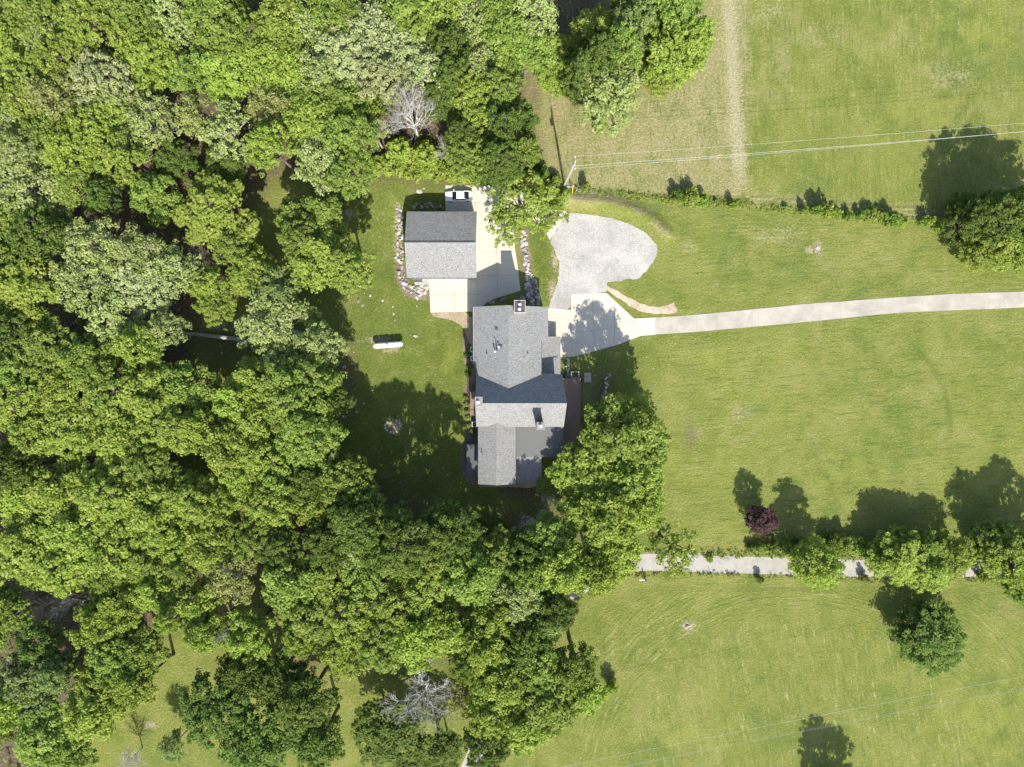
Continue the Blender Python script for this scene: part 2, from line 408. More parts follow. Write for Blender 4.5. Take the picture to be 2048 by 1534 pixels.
    for a in [(1636,497,8,17),(1376,1253,16,11),(790,852,16,14),(1620,500,12,8),(430,650,25,10),(780,700,20,6),(700,520,10,24),(985,1440,18,16),(930,1400,20,22),(350,1210,20,12),(300,1450,14,8),(700,430,10,12),(1110,520,8,24),(1105,580,10,22),(800,430,8,16),(1135,540,0.1),(760,680,30,8),(1060,940,40,10)]:
        bare = np.maximum(bare, .75*blob(*a))
    bare = np.maximum(bare, .7*Lm([(798,415),(794,500),(800,560),(815,585),(850,592)], .5, 1.2))
    bare = np.maximum(bare, .5*Lm([(1290,1106),(1600,1112),(1990,1117)], .3, .9)); bare = np.maximum(bare, .35*Lm([(1180,384),(1340,399),(1500,412),(1700,432),(1890,442)], .25, .8))
    # row coordinate and strength
    field = PP([(1150,1440),(1165,1330),(1178,1265),(1215,1215),(1290,1180),(1420,1172),(1800,1178),(1960,1190),(2060,1235),(2300,1420),(2300,2000),(1060,2000)])
    fd = -poly_sdf(X, Y, field); infield = np.clip(fd/1.0, 0, 1)
    x0 = P(1900, 0)[0]
    wob = .8*np.sin(X*.11+.7)+.6*np.sin(Y*.13+1.3)
    ccx, ccy = P(1600, 1560); rr_ = np.sqrt(((X-ccx)*11.378/430)**2+((Y-ccy)*11.378/390)**2)
    wb2 = .35*np.sin(X*.5+Y*.31)+.3*np.sin(Y*.47-X*.2)
    u = np.where(fd > 0, rr_*34 + wob*.3 + wb2*.07, 0); u2 = X + .16*Y + wob*.4 + wb2*.08
    inner = np.clip((.93 - rr_ + .03*wb2)/.12, 0, 1)*(fd > 0)
    hx = np.clip(soft(poly_sdf(X, Y, PP([(1040,-300),(1500,-300),(1497,398),(1120,380)])), 2), 0, 1)
    topfield = np.clip(soft(poly_sdf(X, Y, PP([(1500,-300),(2400,-300),(2400,370),(1890,420),(1500,392)])), 2), 0, 1)
    u = np.where(hx > .5, X + .004*Y*Y*.2 + wob*.2, u); u = np.where(topfield > .5, X + .03*Y + .3*wob, u)
    rest = (fd <= 0) & (hx <= .5) & (topfield <= .5)
    u = np.where(rest, Y - .07*X + wob*.12, u)
    lft = P(1290, 0)[0]
    rest_a = rest*np.clip((X-lft)/6, 0, 1)
    rowa = infield*.62 + hx*.55 + topfield*.5 + rest_a*.22
    rowd = infield*.4 + hx*.35 + topfield*.45 + rest_a*.6
    def put(name, a, b, c):
        at = me.color_attributes.new(name, 'FLOAT_COLOR', 'POINT')
        at.data.foreach_set('color', np.stack([a, b, c, np.ones_like(a)], -1).reshape(-1).astype(np.float32))
    put('mask', dry, litter_and_shade, lush); put('maskb', bare, straw, lime); put('rows', rowa, rowd, inner)
    at = me.attributes.new('rowu', 'FLOAT', 'POINT'); at.data.foreach_set('value', u.reshape(-1).astype(np.float32))
    at = me.attributes.new('rowv', 'FLOAT', 'POINT'); at.data.foreach_set('value', u2.reshape(-1).astype(np.float32))
    me.materials.append(M['ground'])
    o = bpy.data.objects.new('ground', me); col.objects.link(o); tag(o, kind='structure')
grid_ground()

# ------------------------------------------------------------------ paved surfaces
def wig(pts, amp, step=.8, seed=1, closed=True):
    """subdivide an outline and make it irregular"""
    r = random.Random(seed); out = []; n = len(pts)
    for i in range(n if closed else n-1):
        a, b = pts[i], pts[(i+1) % n]; d = math.hypot(b[0]-a[0], b[1]-a[1]); k = max(1, int(d/step))
        for j in range(k):
            t = j/k; out.append((a[0]+(b[0]-a[0])*t+r.uniform(-amp, amp), a[1]+(b[1]-a[1])*t+r.uniform(-amp, amp)))
    return out
def smoothpoly(pts, it=2):
    for _ in range(it):
        o = []
        for i in range(len(pts)):
            a, b = pts[i], pts[(i+1) % len(pts)]
            o += [(a[0]*.75+b[0]*.25, a[1]*.75+b[1]*.25), (a[0]*.25+b[0]*.75, a[1]*.25+b[1]*.75)]
        pts = o
    return pts
def sheet(name, poly, z, mat, z0=-.25):
    o = MB().prism(poly, z0, z).build(name, mat); tag(o, kind='structure'); return o
APRON = [(891,371),(1000,371),(1030,374),(1060,385),(1095,402),(1137,427),(1112,460),(1100,480),(1093,468),(1085,458),(1068,440),(1045,430),(1032,440),(1028,470),(1030,498),(1035,530),(1041,581),(1000,594),(985,599),(972,606),(962,616),(958,640),(945,640),(945,623),(861,625),(858,557),(858,500),(920,500),(920,430),(891,430)]
sheet('garage_apron', PP(APRON), .06, M['conc'])
PARK = [(1093,616),(1142,620),(1142,588),(1213,586),(1240,611),(1268,637),(1311,635),(1311,669),(1280,672),(1240,688),(1190,702),(1145,714),(1120,714),(1120,676),(1093,673)]
sheet('parking_slab', PP(PARK), .06, M['conc'])
ROADT = [(1311,635),(1400,629),(1600,609),(1800,594),(1900,588),(2048,583),(2400,563)]
ROADB = [(2400,595),(2048,615),(1900,621),(1800,625),(1600,645),(1400,663),(1311,669)]
sheet('road', wig(PP(ROADT+ROADB), .03, 3), .045, M['conc_road'])
GRAV = smoothpoly([(1137,427),(1160,420),(1200,419),(1240,428),(1270,439),(1292,456),(1307,476),(1315,497),(1311,517),(1297,538),(1283,551),(1272,558),(1245,560),(1218,563),(1213,572),(1213,587),(1142,589),(1142,620),(1112,622),(1095,618),(1103,597),(1112,575),(1119,540),(1117,518),(1107,498),(1100,480),(1112,460)], 1)
sheet('gravel_turnaround', wig(PP(GRAV), .14, .5, 3), .03, M['gravel'])
SW = smoothpoly([(1210,568),(1235,582),(1262,598),(1290,611),(1320,614),(1342,608),(1348,604),(1349,612),(1356,617),(1354,624),(1335,628),(1300,627),(1270,620),(1247,603),(1222,586),(1210,578)], 1)
sheet('gravel_swale', wig(PP(SW), .1, .5, 4), .05, M['pebble'])
def ribbon(name, pts, wd, z, mat, seed=0, amp=.1):
    r = random.Random(seed); L, Rr = [], []
    q = [Vector(p) for p in pts]; fine = []
    for i in range(len(q)-1):
        k = max(2, int((q[i+1]-q[i]).length/1.2))
        a = q[max(i-1,0)]; b = q[i]; c = q[i+1]; d = q[min(i+2,len(q)-1)]
        for j in range(k):
            t = j/k; fine.append(.5*((2*b)+(-a+c)*t+(2*a-5*b+4*c-d)*t*t+(-a+3*b-3*c+d)*t**3))
    fine.append(q[-1])
    for i, p in enumerate(fine):
        d = (fine[min(i+1, len(fine)-1)]-fine[max(i-1, 0)]).normalized(); n = Vector((-d.y, d.x))
        L.append(p+n*(wd/2+r.uniform(-amp, amp))); Rr.append(p-n*(wd/2+r.uniform(-amp, amp)))
    mb = MB(); k = len(fine)
    mb.add([(v.x, v.y, z) for v in L]+[(v.x, v.y, z) for v in Rr], [(k+i, k+i+1, i+1, i) for i in range(k-1)])
    o = mb.build(name, mat); tag(o, kind='structure'); return o
LANE = [(2400,1138),(2048,1136),(1800,1138),(1600,1133),(1420,1128),(1285,1125),(1215,1140),(1150,1178),(1085,1212),(1035,1270),(1000,1350),(985,1430),(955,1500),(925,1570),(900,1660)]
ribbon('gravel_lane', PP(LANE), 2.95, .03, M['lane'], 5, .04)
# joints sawn into the slabs
jm = MB()
def joint(a, b, wd=.07, z=.064):
    a = Vector(P(*a)); b = Vector(P(*b)); d = (b-a).normalized(); n = Vector((-d.y, d.x))*wd/2
    jm.add([(a.x-n.x, a.y-n.y, z), (b.x-n.x, b.y-n.y, z), (b.x+n.x, b.y+n.y, z), (a.x+n.x, a.y+n.y, z)], [(0,1,2,3)])
for a, b in [((908,557),(909,624)),((954,560),(955,622)),((994,524),(996,596)),((994,524),(992,470)),((862,589),(960,588)),((960,551),(1038,550)),
             ((960,505),(1030,503)),((945,405),(1000,404)),((948,371),(952,420)),((1142,620),(1143,714)),((1184,588),(1190,702)),((1229,604),(1229,690)),
             ((1097,637),(1142,636)),((1120,666),(1142,665)),((1142,664),(1178,662)),((1178,662),(1215,657)),((1215,657),(1268,640)),((1142,588),(1142,620)),((1311,637),(1311,668))]: joint(a, b)
for px in range(1352, 2040, 41):
    t = (px-1311)/737; joint((px, 634-51*t+1), (px+1, 667-52*t-1), .05, .049)
o = jm.build('slab_joint', M['joint']); tag(o, kind='structure')
# beds
sheet('gravel_bed', PP(smoothpoly([(861,622),(950,622),(950,700),(938,690),(928,655),(905,640),(880,636),(864,632)],1)), .025, M['sandy'])
sheet('mulch_bed', wig(PP(smoothpoly([(926,650),(960,650),(962,975),(940,968),(925,950),(920,920),(924,890),(934,870),(928,830),(924,790),(934,765),(935,745),(925,715)],1)), .08, .5, 6), .02, M['mulch'])
sheet('mulch_bed', wig(PP([(1030,960),(1090,962),(1088,972),(1060,975),(1020,974),(955,974),(955,968)]), .1, .5, 7), .02, M['sandy'])
sheet('gravel_bed', wig(PP(smoothpoly([(830,555),(860,555),(860,580),(845,582),(828,570)],1)), .05, .5, 7), .02, M['gravel'])

# ------------------------------------------------------------------ buildings
def gable_roof(x0, x1, y0, y1, ze, zr, axis, name, mat, parent, t=.22, xr=None):
    """two roof plates meeting at a ridge; axis is the ridge direction"""
    m = MB()
    if axis == 'x':
        ym = (y0+y1)/2 if xr is None else xr
        m.slab([(x0,y0,ze),(x1,y0,ze),(x1,ym,zr),(x0,ym,zr)], t); m.slab([(x0,ym,zr),(x1,ym,zr),(x1,y1,ze),(x0,y1,ze)], t)
        c = MB().slab([(x0,ym-.16,zr+.035-.16*(zr-ze)/(ym-y0)),(x1,ym-.16,zr+.035-.16*(zr-ze)/(ym-y0)),(x1,ym,zr+.04),(x0,ym,zr+.04)], .03)
    else:
        xm = (x0+x1)/2 if xr is None else xr
        m.slab([(x0,y0,ze),(xm,y0,zr),(xm,y1,zr),(x0,y1,ze)], t); m.slab([(xm,y0,zr),(x1,y0,ze),(x1,y1,ze),(xm,y1,zr)], t)
    return m.build(name, mat, parent)

# --- detached garage
gx0, gy1 = P(813.5, 423, 4.4); gx1, gy0 = P(953.5, 555.5, 4.4)
yr = P(0, 485, 7.0)[1]
g = empty('garage', ((gx0+gx1)/2, (gy0+gy1)/2, 0))
tag(g, 'detached garage with grey shingle gable roof beside the parked white car', 'garage')
def wallbody(x0, x1, y0, y1, ze, axis=None, zr=None, xm=None):
    m = MB()
    if axis is None: return m.box(x0, x1, y0, y1, -.3, ze)
    if axis == 'x':
        ym = xm if xm is not None else (y0+y1)/2
        prof = [(y0,-.3),(y1,-.3),(y1,ze),(ym,zr),(y0,ze)]
        vs = [(x0,a,b) for a, b in prof]+[(x1,a,b) for a, b in prof]
    else:
        xm = xm if xm is not None else (x0+x1)/2
        prof = [(x0,-.3),(x1,-.3),(x1,ze),(xm,zr),(x0,ze)]
        vs = [(a,y0,b) for a, b in prof]+[(a,y1,b) for a, b in prof]
    fs = [(0,1,2,3,4),(9,8,7,6,5)]+[(i,5+i,5+(i+1)%5,(i+1)%5) for i in range(5)]
    return m.add(vs, fs)
wallbody(gx0+.35, gx1-.35, gy0+.4, gy1-.4, 4.25, 'x', 6.55, yr).build('wall', M['siding'], g)
r1 = MB().slab([(gx0,yr,7.0),(gx1,yr,7.0),(gx1,gy1,4.4),(gx0,gy1,4.4)], .2).build('roof_slope', M['shingle_g'], g)
r2 = MB().slab([(gx0,gy0,4.4),(gx1,gy0,4.4),(gx1,yr,7.0),(gx0,yr,7.0)], .2).build('roof_slope', M['shingle_g'], g)
r1['label'] = 'shaded north slope of shingles'; r2['label'] = 'sunlit south slope of shingles'
MB().slab([(gx0,yr,7.05),(gx1-.2,yr,7.05),(gx1-.2,yr+.28,6.93),(gx0,yr+.28,6.93)], .03).build('ridge_cap', M['gutter'], g)
m = MB().box(gx0, gx1, gy0-.13, gy0-.003, 4.18, 4.34)
m.build('gutter', M['gutter'], g)
for i in range(15):
    xx = gx0+.6+(gx1-gx0-1.2)*i/14; MB().box(xx-.03, xx+.03, gy0-.15, gy0+.05, 4.343, 4.39).build('gutter_bracket', M['trim'], g)
MB().box(gx0-.02, gx0+.001, gy0, gy1, 4.2, 4.3).build('fascia', M['gutter'], g)
for yy in (gy0+2.6, (gy0+gy1)/2+2.4):
    m = MB().box(gx1-.35, gx1-.30, yy-1.4, yy+1.4, 0.06, 2.5); m.build('garage_door', M['trim'], g)
m = MB(); hx_, hy_ = P(836, 561); m.box(hx_-.75, hx_+.75, hy_-.3, hy_+.3, 0, .12)
hat = m.build('cellar_grate', M['gutter']); tag(hat, 'dark metal grate on the gravel at the garage south wall', 'grate')

# --- main house
hs = empty('house', (*P(1030, 790), 0)); tag(hs, 'large house with grey shingle gable roofs, three chimneys and flat metal roof', 'house')
ze, zr = 6.1, 8.6; pitch = (zr-ze)/(P(1017,0,zr)[0]-P(947,0,ze)[0])
xR = P(1017, 0, zr)[0]
xW = P(947.5, 0, ze)[0]; xE1 = P(1096.5, 0, ze-.2)[0]; xE2 = P(1082.5, 0, ze+.1)[0]
yN = P(0, 613, 6.6)[1]; yStep = P(0, 681, 6.2)[1]
def zN(x): return zr - pitch*abs(x-xR)
zm = 11.0; ymr = P(0, 806.5, zm)[1]                       # middle wing ridge
mN = 1.02                                                  # pitch of the steep wing
def zM(y): return zm - mN*abs(y-ymr)
yNe = ymr + (zm-6.2)/mN; ySe = ymr - (zm-6.9)/mN
yVal = ymr + (zm-zr)/mN
xMW = P(951.5, 0, 9)[0]; xME = P(1124.5, 0, 6.3)[0]; xMR = P(1134, 0, zm)[0]
ydn = lambda x: ymr + (zm - zN(x))/mN                       # where the north wing dies into the steep slope
nx1 = P(956, 0, 6.3)[0]
m = MB()
m.slab([(xW,yN,zN(xW)),(xR,yN,zr),(xR,ydn(xR)-.4,zr),(nx1,ydn(nx1)-.1,zN(nx1)),(xW+.12,ydn(nx1)+1.9,zN(xW+.12))], .2)
a = m.build('roof_slope', M['shingle'], hs)
m = MB()
m.slab([(xR,yN,zr),(xE1,yN,zN(xE1)),(xE1,yStep,zN(xE1)),(xE2,yStep,zN(xE2)),(xE2,ydn(xE2)-.1,zN(xE2)),(xR,ydn(xR)-.4,zr)], .2)
m.build('roof_slope', M['shingle'], hs)
wallbody(xW+.4, xE2-.3, ymr, yN-.35, zN(xW)-.25, 'y', zr-.3, xR).build('wall', M['siding'], hs)
MB().box(xE2-.32, xE1-.4, yStep+.3, yN-.36, -.3, zN(xE1)-.24).build('wall', M['siding'], hs)
# steep middle wing, its east end drawn out to a prow
m = MB(); m.slab([(xMW,ymr,zm),(xMR,ymr,zm),(xME,yNe,6.2),(xMW,yNe+.9,6.2-.9*mN)], .22)
r = m.build('roof_slope', M['shingle'], hs); r['label'] = 'steep shaded north slope over the great room'
m = MB(); m.slab([(xMW,ySe,6.9),(P(1127.5,0,6.9)[0],ySe,6.9),(xMR,ymr,zm),(xMW,ymr,zm)], .22)
r = m.build('roof_slope', M['shingle'], hs); r['label'] = 'steep brightly lit south slope over the great room'
wallbody(xMW+.3, xME-1.2, ySe+.3, yNe-.3, 6.0, 'x', zm-.45, ymr).build('wall', M['siding'], hs)
# south wing
xs0, xs1 = P(956.2,0,6.2)[0], P(1031,0,6.2)[0]; xsr = P(993, 0, 7.5)[0]; ysS = P(0, 968.5, 6.4)[1]
psw = (7.6-6.3)/(xsr-xs0)
zS = lambda x: 7.6-psw*abs(x-xsr)
ysn = ymr - (zm-7.6)/mN
m = MB()
m.slab([(xs0,ysS,zS(xs0)),(xsr,ysS,7.6),(xsr,ysn+.25,7.6),(xs0,ySe-.05+.0,zS(xs0))], .2)
m.build('roof_slope', M['shingle'], hs)
m = MB(); m.slab([(xsr,ysS,7.6),(xs1,ysS,zS(xs1)),(xs1,ySe-.05,zS(xs1)),(xsr,ysn+.25,7.6)], .2); m.build('roof_slope', M['shingle'], hs)
wallbody(xs0+.35, xs1-.3, ysS+.4, ymr-1, zS(xs0)-.25, 'y', 7.3, xsr).build('wall', M['siding'], hs)
# lower east roof beside the north wing
xe0, xe1 = P(1083,0,3.5)[0], P(1121,0,2.9)[0]; ye1 = P(0,673,3.1)[1]; ye0 = P(0,758,3.1)[1]
MB().slab([(xe0-.6,ye0-.6,3.5),(xe1,ye0-.6,2.9),(xe1,ye1,2.9),(xe0-.6,ye1,3.5)], .2).build('porch_roof', M['shingle'], hs)
MB().box(xe0-.5, xe1-.4, ye0, ye1-.3, -.3, 2.68).build('wall', M['siding'], hs)
# flat metal roof and the low shingle roof south of it
xf0, xf1 = xs1-.3, P(1126,0,4.0)[0]; yf1 = ySe+.4; yf0 = P(0,914,4.0)[1]
MB().slab([(xf0,yf0,3.95),(xf1,yf0,3.95),(xf1,yf1,4.45),(xf0,yf1,4.45)], .15).build('metal_roof', M['metalroof'], hs)
MB().box(xf0, xf1-.3, yf0+.3, yf1, -.3, 3.7).build('wall', M['siding'], hs)
xl1 = P(1083,0,3.6)[0]; yl0 = P(0,965,3.2)[1]
MB().slab([(xf0,yl0,3.1),(xl1,yl0,3.1),(xl1,yf0-.003,3.8),(xf0,yf0-.003,3.8)], .15).build('porch_roof', M['shingle'], hs)
MB().box(xf0, xl1-.3, yl0+.3, yf0, -.3, 2.9).build('wall', M['siding'], hs)
# small lean-to on the west side
a_ = P(933,889,2.6); b_ = P(949,948,2.6)
MB().slab([(a_[0],b_[1],2.45),(xs0+.36,b_[1],2.75),(xs0+.36,a_[1],2.75),(a_[0],a_[1],2.45)], .1).build('lean_to_roof', M['metalroof'], hs)
for yy in (a_[1]-.2, (a_[1]+b_[1])/2, b_[1]+.2): MB().box(a_[0]+.15, a_[0]+.27, yy-.06, yy+.06, 0, 2.4).build('porch_post', M['wood'], hs)
# chimneys
def chimney(px, py, zt, wx, wy, zb, flues, rim=False):
    x, y = P(px, py, zt); m = MB().box(x-wx/2, x+wx/2, y-wy/2, y+wy/2, zb, zt); c = m.build('chimney', M['brick'], hs)
    m = MB().box(x-wx/2-.1, x+wx/2+.1, y-wy/2-.1, y+wy/2+.1, zt, zt+.12)
    if rim:
        m = MB(); t_ = .09; X0, X1, Y0, Y1 = x-wx/2-.05, x+wx/2+.05, y-wy/2-.05, y+wy/2+.05
        m.box(X0, X0+t_, Y0, Y1, zt, zt+.16); m.box(X1-t_, X1, Y0, Y1, zt, zt+.16); m.box(X0+t_, X1-t_, Y1-t_, Y1, zt, zt+.16); m.box(X0+t_, X1-t_, Y0, Y0+t_+.08, zt, zt+.16)
        m.build('cap_rim', M['trim'], c); MB().box(X0+t_, X1-t_, Y0+t_+.08, Y1-t_, zt, zt+.05).build('cap_pan', M['capdark'], c)
        m = MB()
        for q in (.28, .5, .72): xx = X0+(X1-X0)*q; m.box(xx-.025, xx+.025, Y0+t_+.08, Y1-t_, zt+.05, zt+.09)
        m.build('cap_seam', M['gutter'], c)
    else:
        m.build('cap_slab', M['cap'], c)
    for fx, fy in flues:
        MB().cyl(x+fx, y+fy, zt+.05, zt+.55, .14).build('flue', M['steel'], c)
        MB().cyl(x+fx, y+fy, zt+.55, zt+.62, .25, 18, .2).build('flue_cap', M['chrome'], c)
chimney(1039.5, 613.5, 9.9, 1.75, 2.0, 0, [(0, .32), (-.05, -.45)], True)
chimney(957.5, 803, 11.9, 1.05, 1.3, 2, [(-.1, -.12)])
chimney(1081.5, 852, 12.4, 1.1, 1.0, 3, [(0, 0)])
# roof vents and pipes
def vent(px, py, zb, kind, h=.5, r=.07):
    x, y = P(px, py, zb); m = MB()
    if kind == 'box':
        m.box(x-.22, x+.22, y-.22, y+.22, zb-.15, zb+.22); m.build('roof_vent', M['capdark'], hs)
    elif kind == 'cap':
        m.cyl(x, y, zb-.2, zb+h, r); v = m.build('vent_pipe', M['gutter'], hs); MB().cyl(x, y, zb+h, zb+h+.1, .17, 14, .13).build('vent_cap', M['chrome'], v)
    else:
        m.cyl(x, y, zb-.2, zb+h, r); m.cyl(x, y, zb-.12, zb+.05, r*2.2); m.build('vent_pipe', M['capdark'], hs)
def zz(px): return zN(P(px, 0, 8)[0])
vent(993.5, 658, zz(993), 'box'); vent(998, 695, zz(998), 'cap', .9); vent(990.5, 704, zz(990), 'cap', 1.2)
vent(994, 699, zz(994), 'p', .7, .1); vent(988, 693, zz(988), 'p', .4); vent(993, 689, zz(993), 'p', 1.3, .06)
vent(974, 707, zz(974), 'p', .5); vent(1055, 706, zz(1055), 'p', .5); vent(964, 904, 6.6, 'p', .6); vent(1002, 693, zz(1002), 'box')
# gutters on eaves
MB().box(xE2, xE2+.1, ydn(xE2)+.5, yStep-.02, zN(xE2)-.2, zN(xE2)-.06).build('gutter', M['gutter'], hs)
MB().box(xs1, xs1+.1, ysS, ySe-.2, zS(xs1)-.2, zS(xs1)-.06).build('gutter', M['gutter'], hs)
MB().box(xW-.1, xW, ydn(nx1)+2, yN, zN(xW)-.2, zN(xW)-.06).build('gutter', M['trim'], hs)
MB().box(xl1, xl1+.09, yl0, yf0-.1, 2.95, 3.3).build('gutter', M['gutter'], hs)
# windows in the walls
for (xx, yy, z0) in [(xW+.4, yN-3, 3.6), (xW+.4, yN-6, 3.6), (xs0+.35, ysS+3, 3.6)]:
    wn = MB().box(xx-.05, xx+.02, yy-.6, yy+.6, z0, z0+1.3).build('window', M['trim'], hs)
    MB().box(xx-.07, xx-.053, yy-.5, yy+.5, z0+.1, z0+1.2).build('pane', M['glass'], wn)

# --- deck with its stairs
d0 = P(1126, 906, 1.2); d1 = P(1160, 757, 1.2)
dk = empty('deck', ((d0[0]+d1[0])/2, (d0[1]+d1[1])/2, 0)); tag(dk, 'long brown timber deck along the east side of the house', 'deck')
MB().box(d0[0]-2.0, d1[0], d0[1], d1[1], 1.06, 1.2).build('deck_floor', M['deck'], dk)
m = MB()
for i in range(9):
    yy = d0[1]+.15+(d1[1]-d0[1]-.3)*i/8
    m = MB().box(d1[0]-.12, d1[0]-.01, yy-.05, yy+.05, 0, 2.1); m.build('deck_post', M['deck'], dk)
MB().box(d1[0]-.13, d1[0], d0[1], d1[1], 2.1, 2.15).build('handrail', M['deck'], dk)
MB().box(d0[0]-.2, d1[0]-.13, d0[1]+.0, d0[1]+.1, 2.1, 2.15).build('handrail', M['wood'], dk)
for i in range(4):
    y_ = d0[1]-.32*i; MB().box(d0[0]-.1, d1[0]-.9, y_-.32, y_-.02, .1, 1.02-.24*i).build('stair_step', M['wood'], dk)
MB().box(d0[0]-.1, d1[0]-.8, d0[1]-1.4, d0[1]-1.33, 1.0, 1.05).build('handrail', M['wood'], dk)
s0 = P(1130, 750, .6); s1 = P(1146, 757, .6)
MB().box(s0[0], s1[0], s1[1]+.02, s0[1]+.15, 0, .7).build('stair_step', M['gutter'], dk)
# planter box with a plant at the deck end
x, y = P(1150, 750, .6); pl = empty('planter', (x, y, 0)); tag(pl, 'white rimmed planter with green plant at the north end of the deck', 'planter')
m = MB(); 
for (a0,a1,b0,b1) in ((-.75,.75,.45,.6),(-.75,.75,-.6,-.45),(-.75,-.6,-.45,.45),(.6,.75,-.45,.45)): m.box(x+a0,x+a1,y+b0,y+b1,0,.75)
m.build('planter_box', M['trim'], pl); MB().box(x-.6,x+.6,y-.45,y+.45,0,.6).build('soil', M['mulch'], pl)
# west steps, air conditioners
x0_, y0_ = P(941, 830, 2.5); x1_, y1_ = P(951.5, 783, 2.5)
st = empty('porch', ((x0_+x1_)/2, (y0_+y1_)/2, 0)); tag(st, 'narrow timber porch with railing on the west side of the house', 'porch')
MB().box(x0_, xMW+.29, y0_, y1_, 2.0, 2.12).build('porch_floor', M['deck'], st)
MB().box(x0_-.05, x0_+.03, y0_, y1_, 3.0, 3.06).build('handrail', M['wood'], st); MB().box(x0_+.03, xMW+.2, y0_-.05, y0_+.03, 3.0, 3.06).build('handrail', M['wood'], st)
for i in range(6):
    yy = y0_+(y1_-y0_)*i/5; MB().box(x0_-.04, x0_+.02, yy-.04, yy+.04, 0, 2.99).build('railing_post', M['wood'], st)
def aircon(px, py, label):
    x, y = P(px, py, .9); e = empty('air_conditioner', (x, y, 0)); tag(e, label, 'air conditioner', 'air conditioners along the west wall')
    m = MB().box(x-.45, x+.45, y-.45, y+.45, .05, .9); m.build('casing', M['white'], e)
    MB().cyl(x, y, .9, .94, .36, 20).build('fan_grille', M['black'], e)
    MB().cyl(x, y, .94, .97, .1, 10).build('fan_hub', M['steel'], e)
aircon(946, 699, 'white air conditioner nearest the garage on the west house wall')
aircon(946.5, 717, 'white air conditioner second from the garage on the west house wall')
aircon(949, 849, 'white air conditioner south of the timber porch on the west wall')

# --- sedan
def sedan(px, py, rz):
    x, y = P(px, py, .9); c = empty('car', (x, y, .06), rz); tag(c, 'white sedan parked on the concrete pad north of the garage', 'car')
    def loft(secs, name, mat, par=c, smooth=True):
        m = MB(); n = len(secs[0])
        vs = [v for s in secs for v in s]; fs = []
        for i in range(len(secs)-1):
            for k in range(n): fs.append((i*n+k, i*n+(k+1) % n, (i+1)*n+(k+1) % n, (i+1)*n+k))
        fs += [tuple(range(n))[::-1], tuple((len(secs)-1)*n+k for k in range(n))]
        m.add(vs, fs); return m.build(name, mat, par, smooth, world=False)
    # stations along the car (front at +x): x, half width, bottom, shoulder height, deck height
    S = [(2.42,.55,.35,.50,.55),(2.36,.74,.25,.56,.64),(2.15,.84,.2,.64,.74),(1.6,.90,.18,.74,.86),(.95,.92,.18,.82,.93),(0,.92,.18,.86,.96),(-1.0,.92,.18,.88,.98),(-1.7,.90,.18,.86,1.0),(-2.15,.85,.2,.80,.98),(-2.34,.76,.28,.7,.86),(-2.40,.6,.38,.6,.7)]
    secs = [[(X,-W*.9,b),(X,-W,(b+s)/2),(X,-W,s),(X,-W*.86,d-.02),(X,-W*.45,d+.02),(X,0,d+.035),(X,W*.45,d+.02),(X,W*.86,d-.02),(X,W,s),(X,W,(b+s)/2),(X,W*.9,b)] for X, W, b, s, d in S]
    loft(secs, 'body', M['carpaint'])
    G = [(1.12,.74,.90,.93),(.35,.66,.95,1.37),(-.2,.65,.96,1.44),(-.95,.64,.97,1.40),(-1.78,.70,.97,1.02)]
    secs = [[(X,-.80,lo),(X,-w_,hi-.05),(X,-w_*.8,hi),(X,0,hi+.02),(X,w_*.8,hi),(X,w_,hi-.05),(X,.80,lo)] for X, w_, lo, hi in G]
    loft(secs, 'cabin_glass', M['glass'], smooth=False)
    m = MB(); rr = [(.36,1.385),(-.2,1.45),(-.98,1.405)]; vs = []; fs = []
    for X, hi in rr:
        for q in (-1, -.8, -.4, 0, .4, .8, 1): vs.append((X, q*.655, hi + .022 - (.05 if abs(q) == 1 else 0) - (.008 if abs(q) == .8 else 0)))
    for i in range(2):
        for k in range(6): fs.append((i*7+k, (i+1)*7+k, (i+1)*7+k+1, i*7+k+1))
    m.add(vs, fs); m.build('roof_panel', M['carpaint'], c, True, world=False)
    for s in (-1, 1):
        for pa, pb_, pr in (((1.10,s*.76,.93),(.37,s*.665,1.37),.045), ((-1.76,s*.72,1.0),(-.97,s*.655,1.39),.07), ((-.25,s*.79,.96),(-.27,s*.66,1.41),.035)):
            MB().tube([pa, pb_], pr, 6).build('pillar', M['carpaint'], c, world=False)
        m = MB().box(.72, .90, min(s*.9, s*1.08), max(s*.9, s*1.08), .92, 1.04); m.build('side_mirror', M['carpaint'], c, world=False)
        m = MB().box(2.12, 2.34, min(s*.55,s*.80), max(s*.55,s*.80), .56, .665); m.build('headlight', M['chrome'], c, world=False)
        m = MB().box(-2.37, -2.28, min(s*.5,s*.80), max(s*.5,s*.80), .62, .78); m.build('tail_light', simple('tail_red', (.4,.02,.02), .3), c, world=False)
    for wx in (1.45, -1.42):
        for s in (-1, 1):
            m = MB().tube([(wx, s*.74, .33), (wx, s*.93, .33)], .33, 20); wl = m.build('wheel', M['black'], c, world=False)
            m = MB().tube([(wx, s*.931, .33), (wx, s*.94, .33)], .21, 16); m.build('rim', M['steel'], wl, world=False)
    return c
sedan(917.5, 391.5, math.radians(181.5))

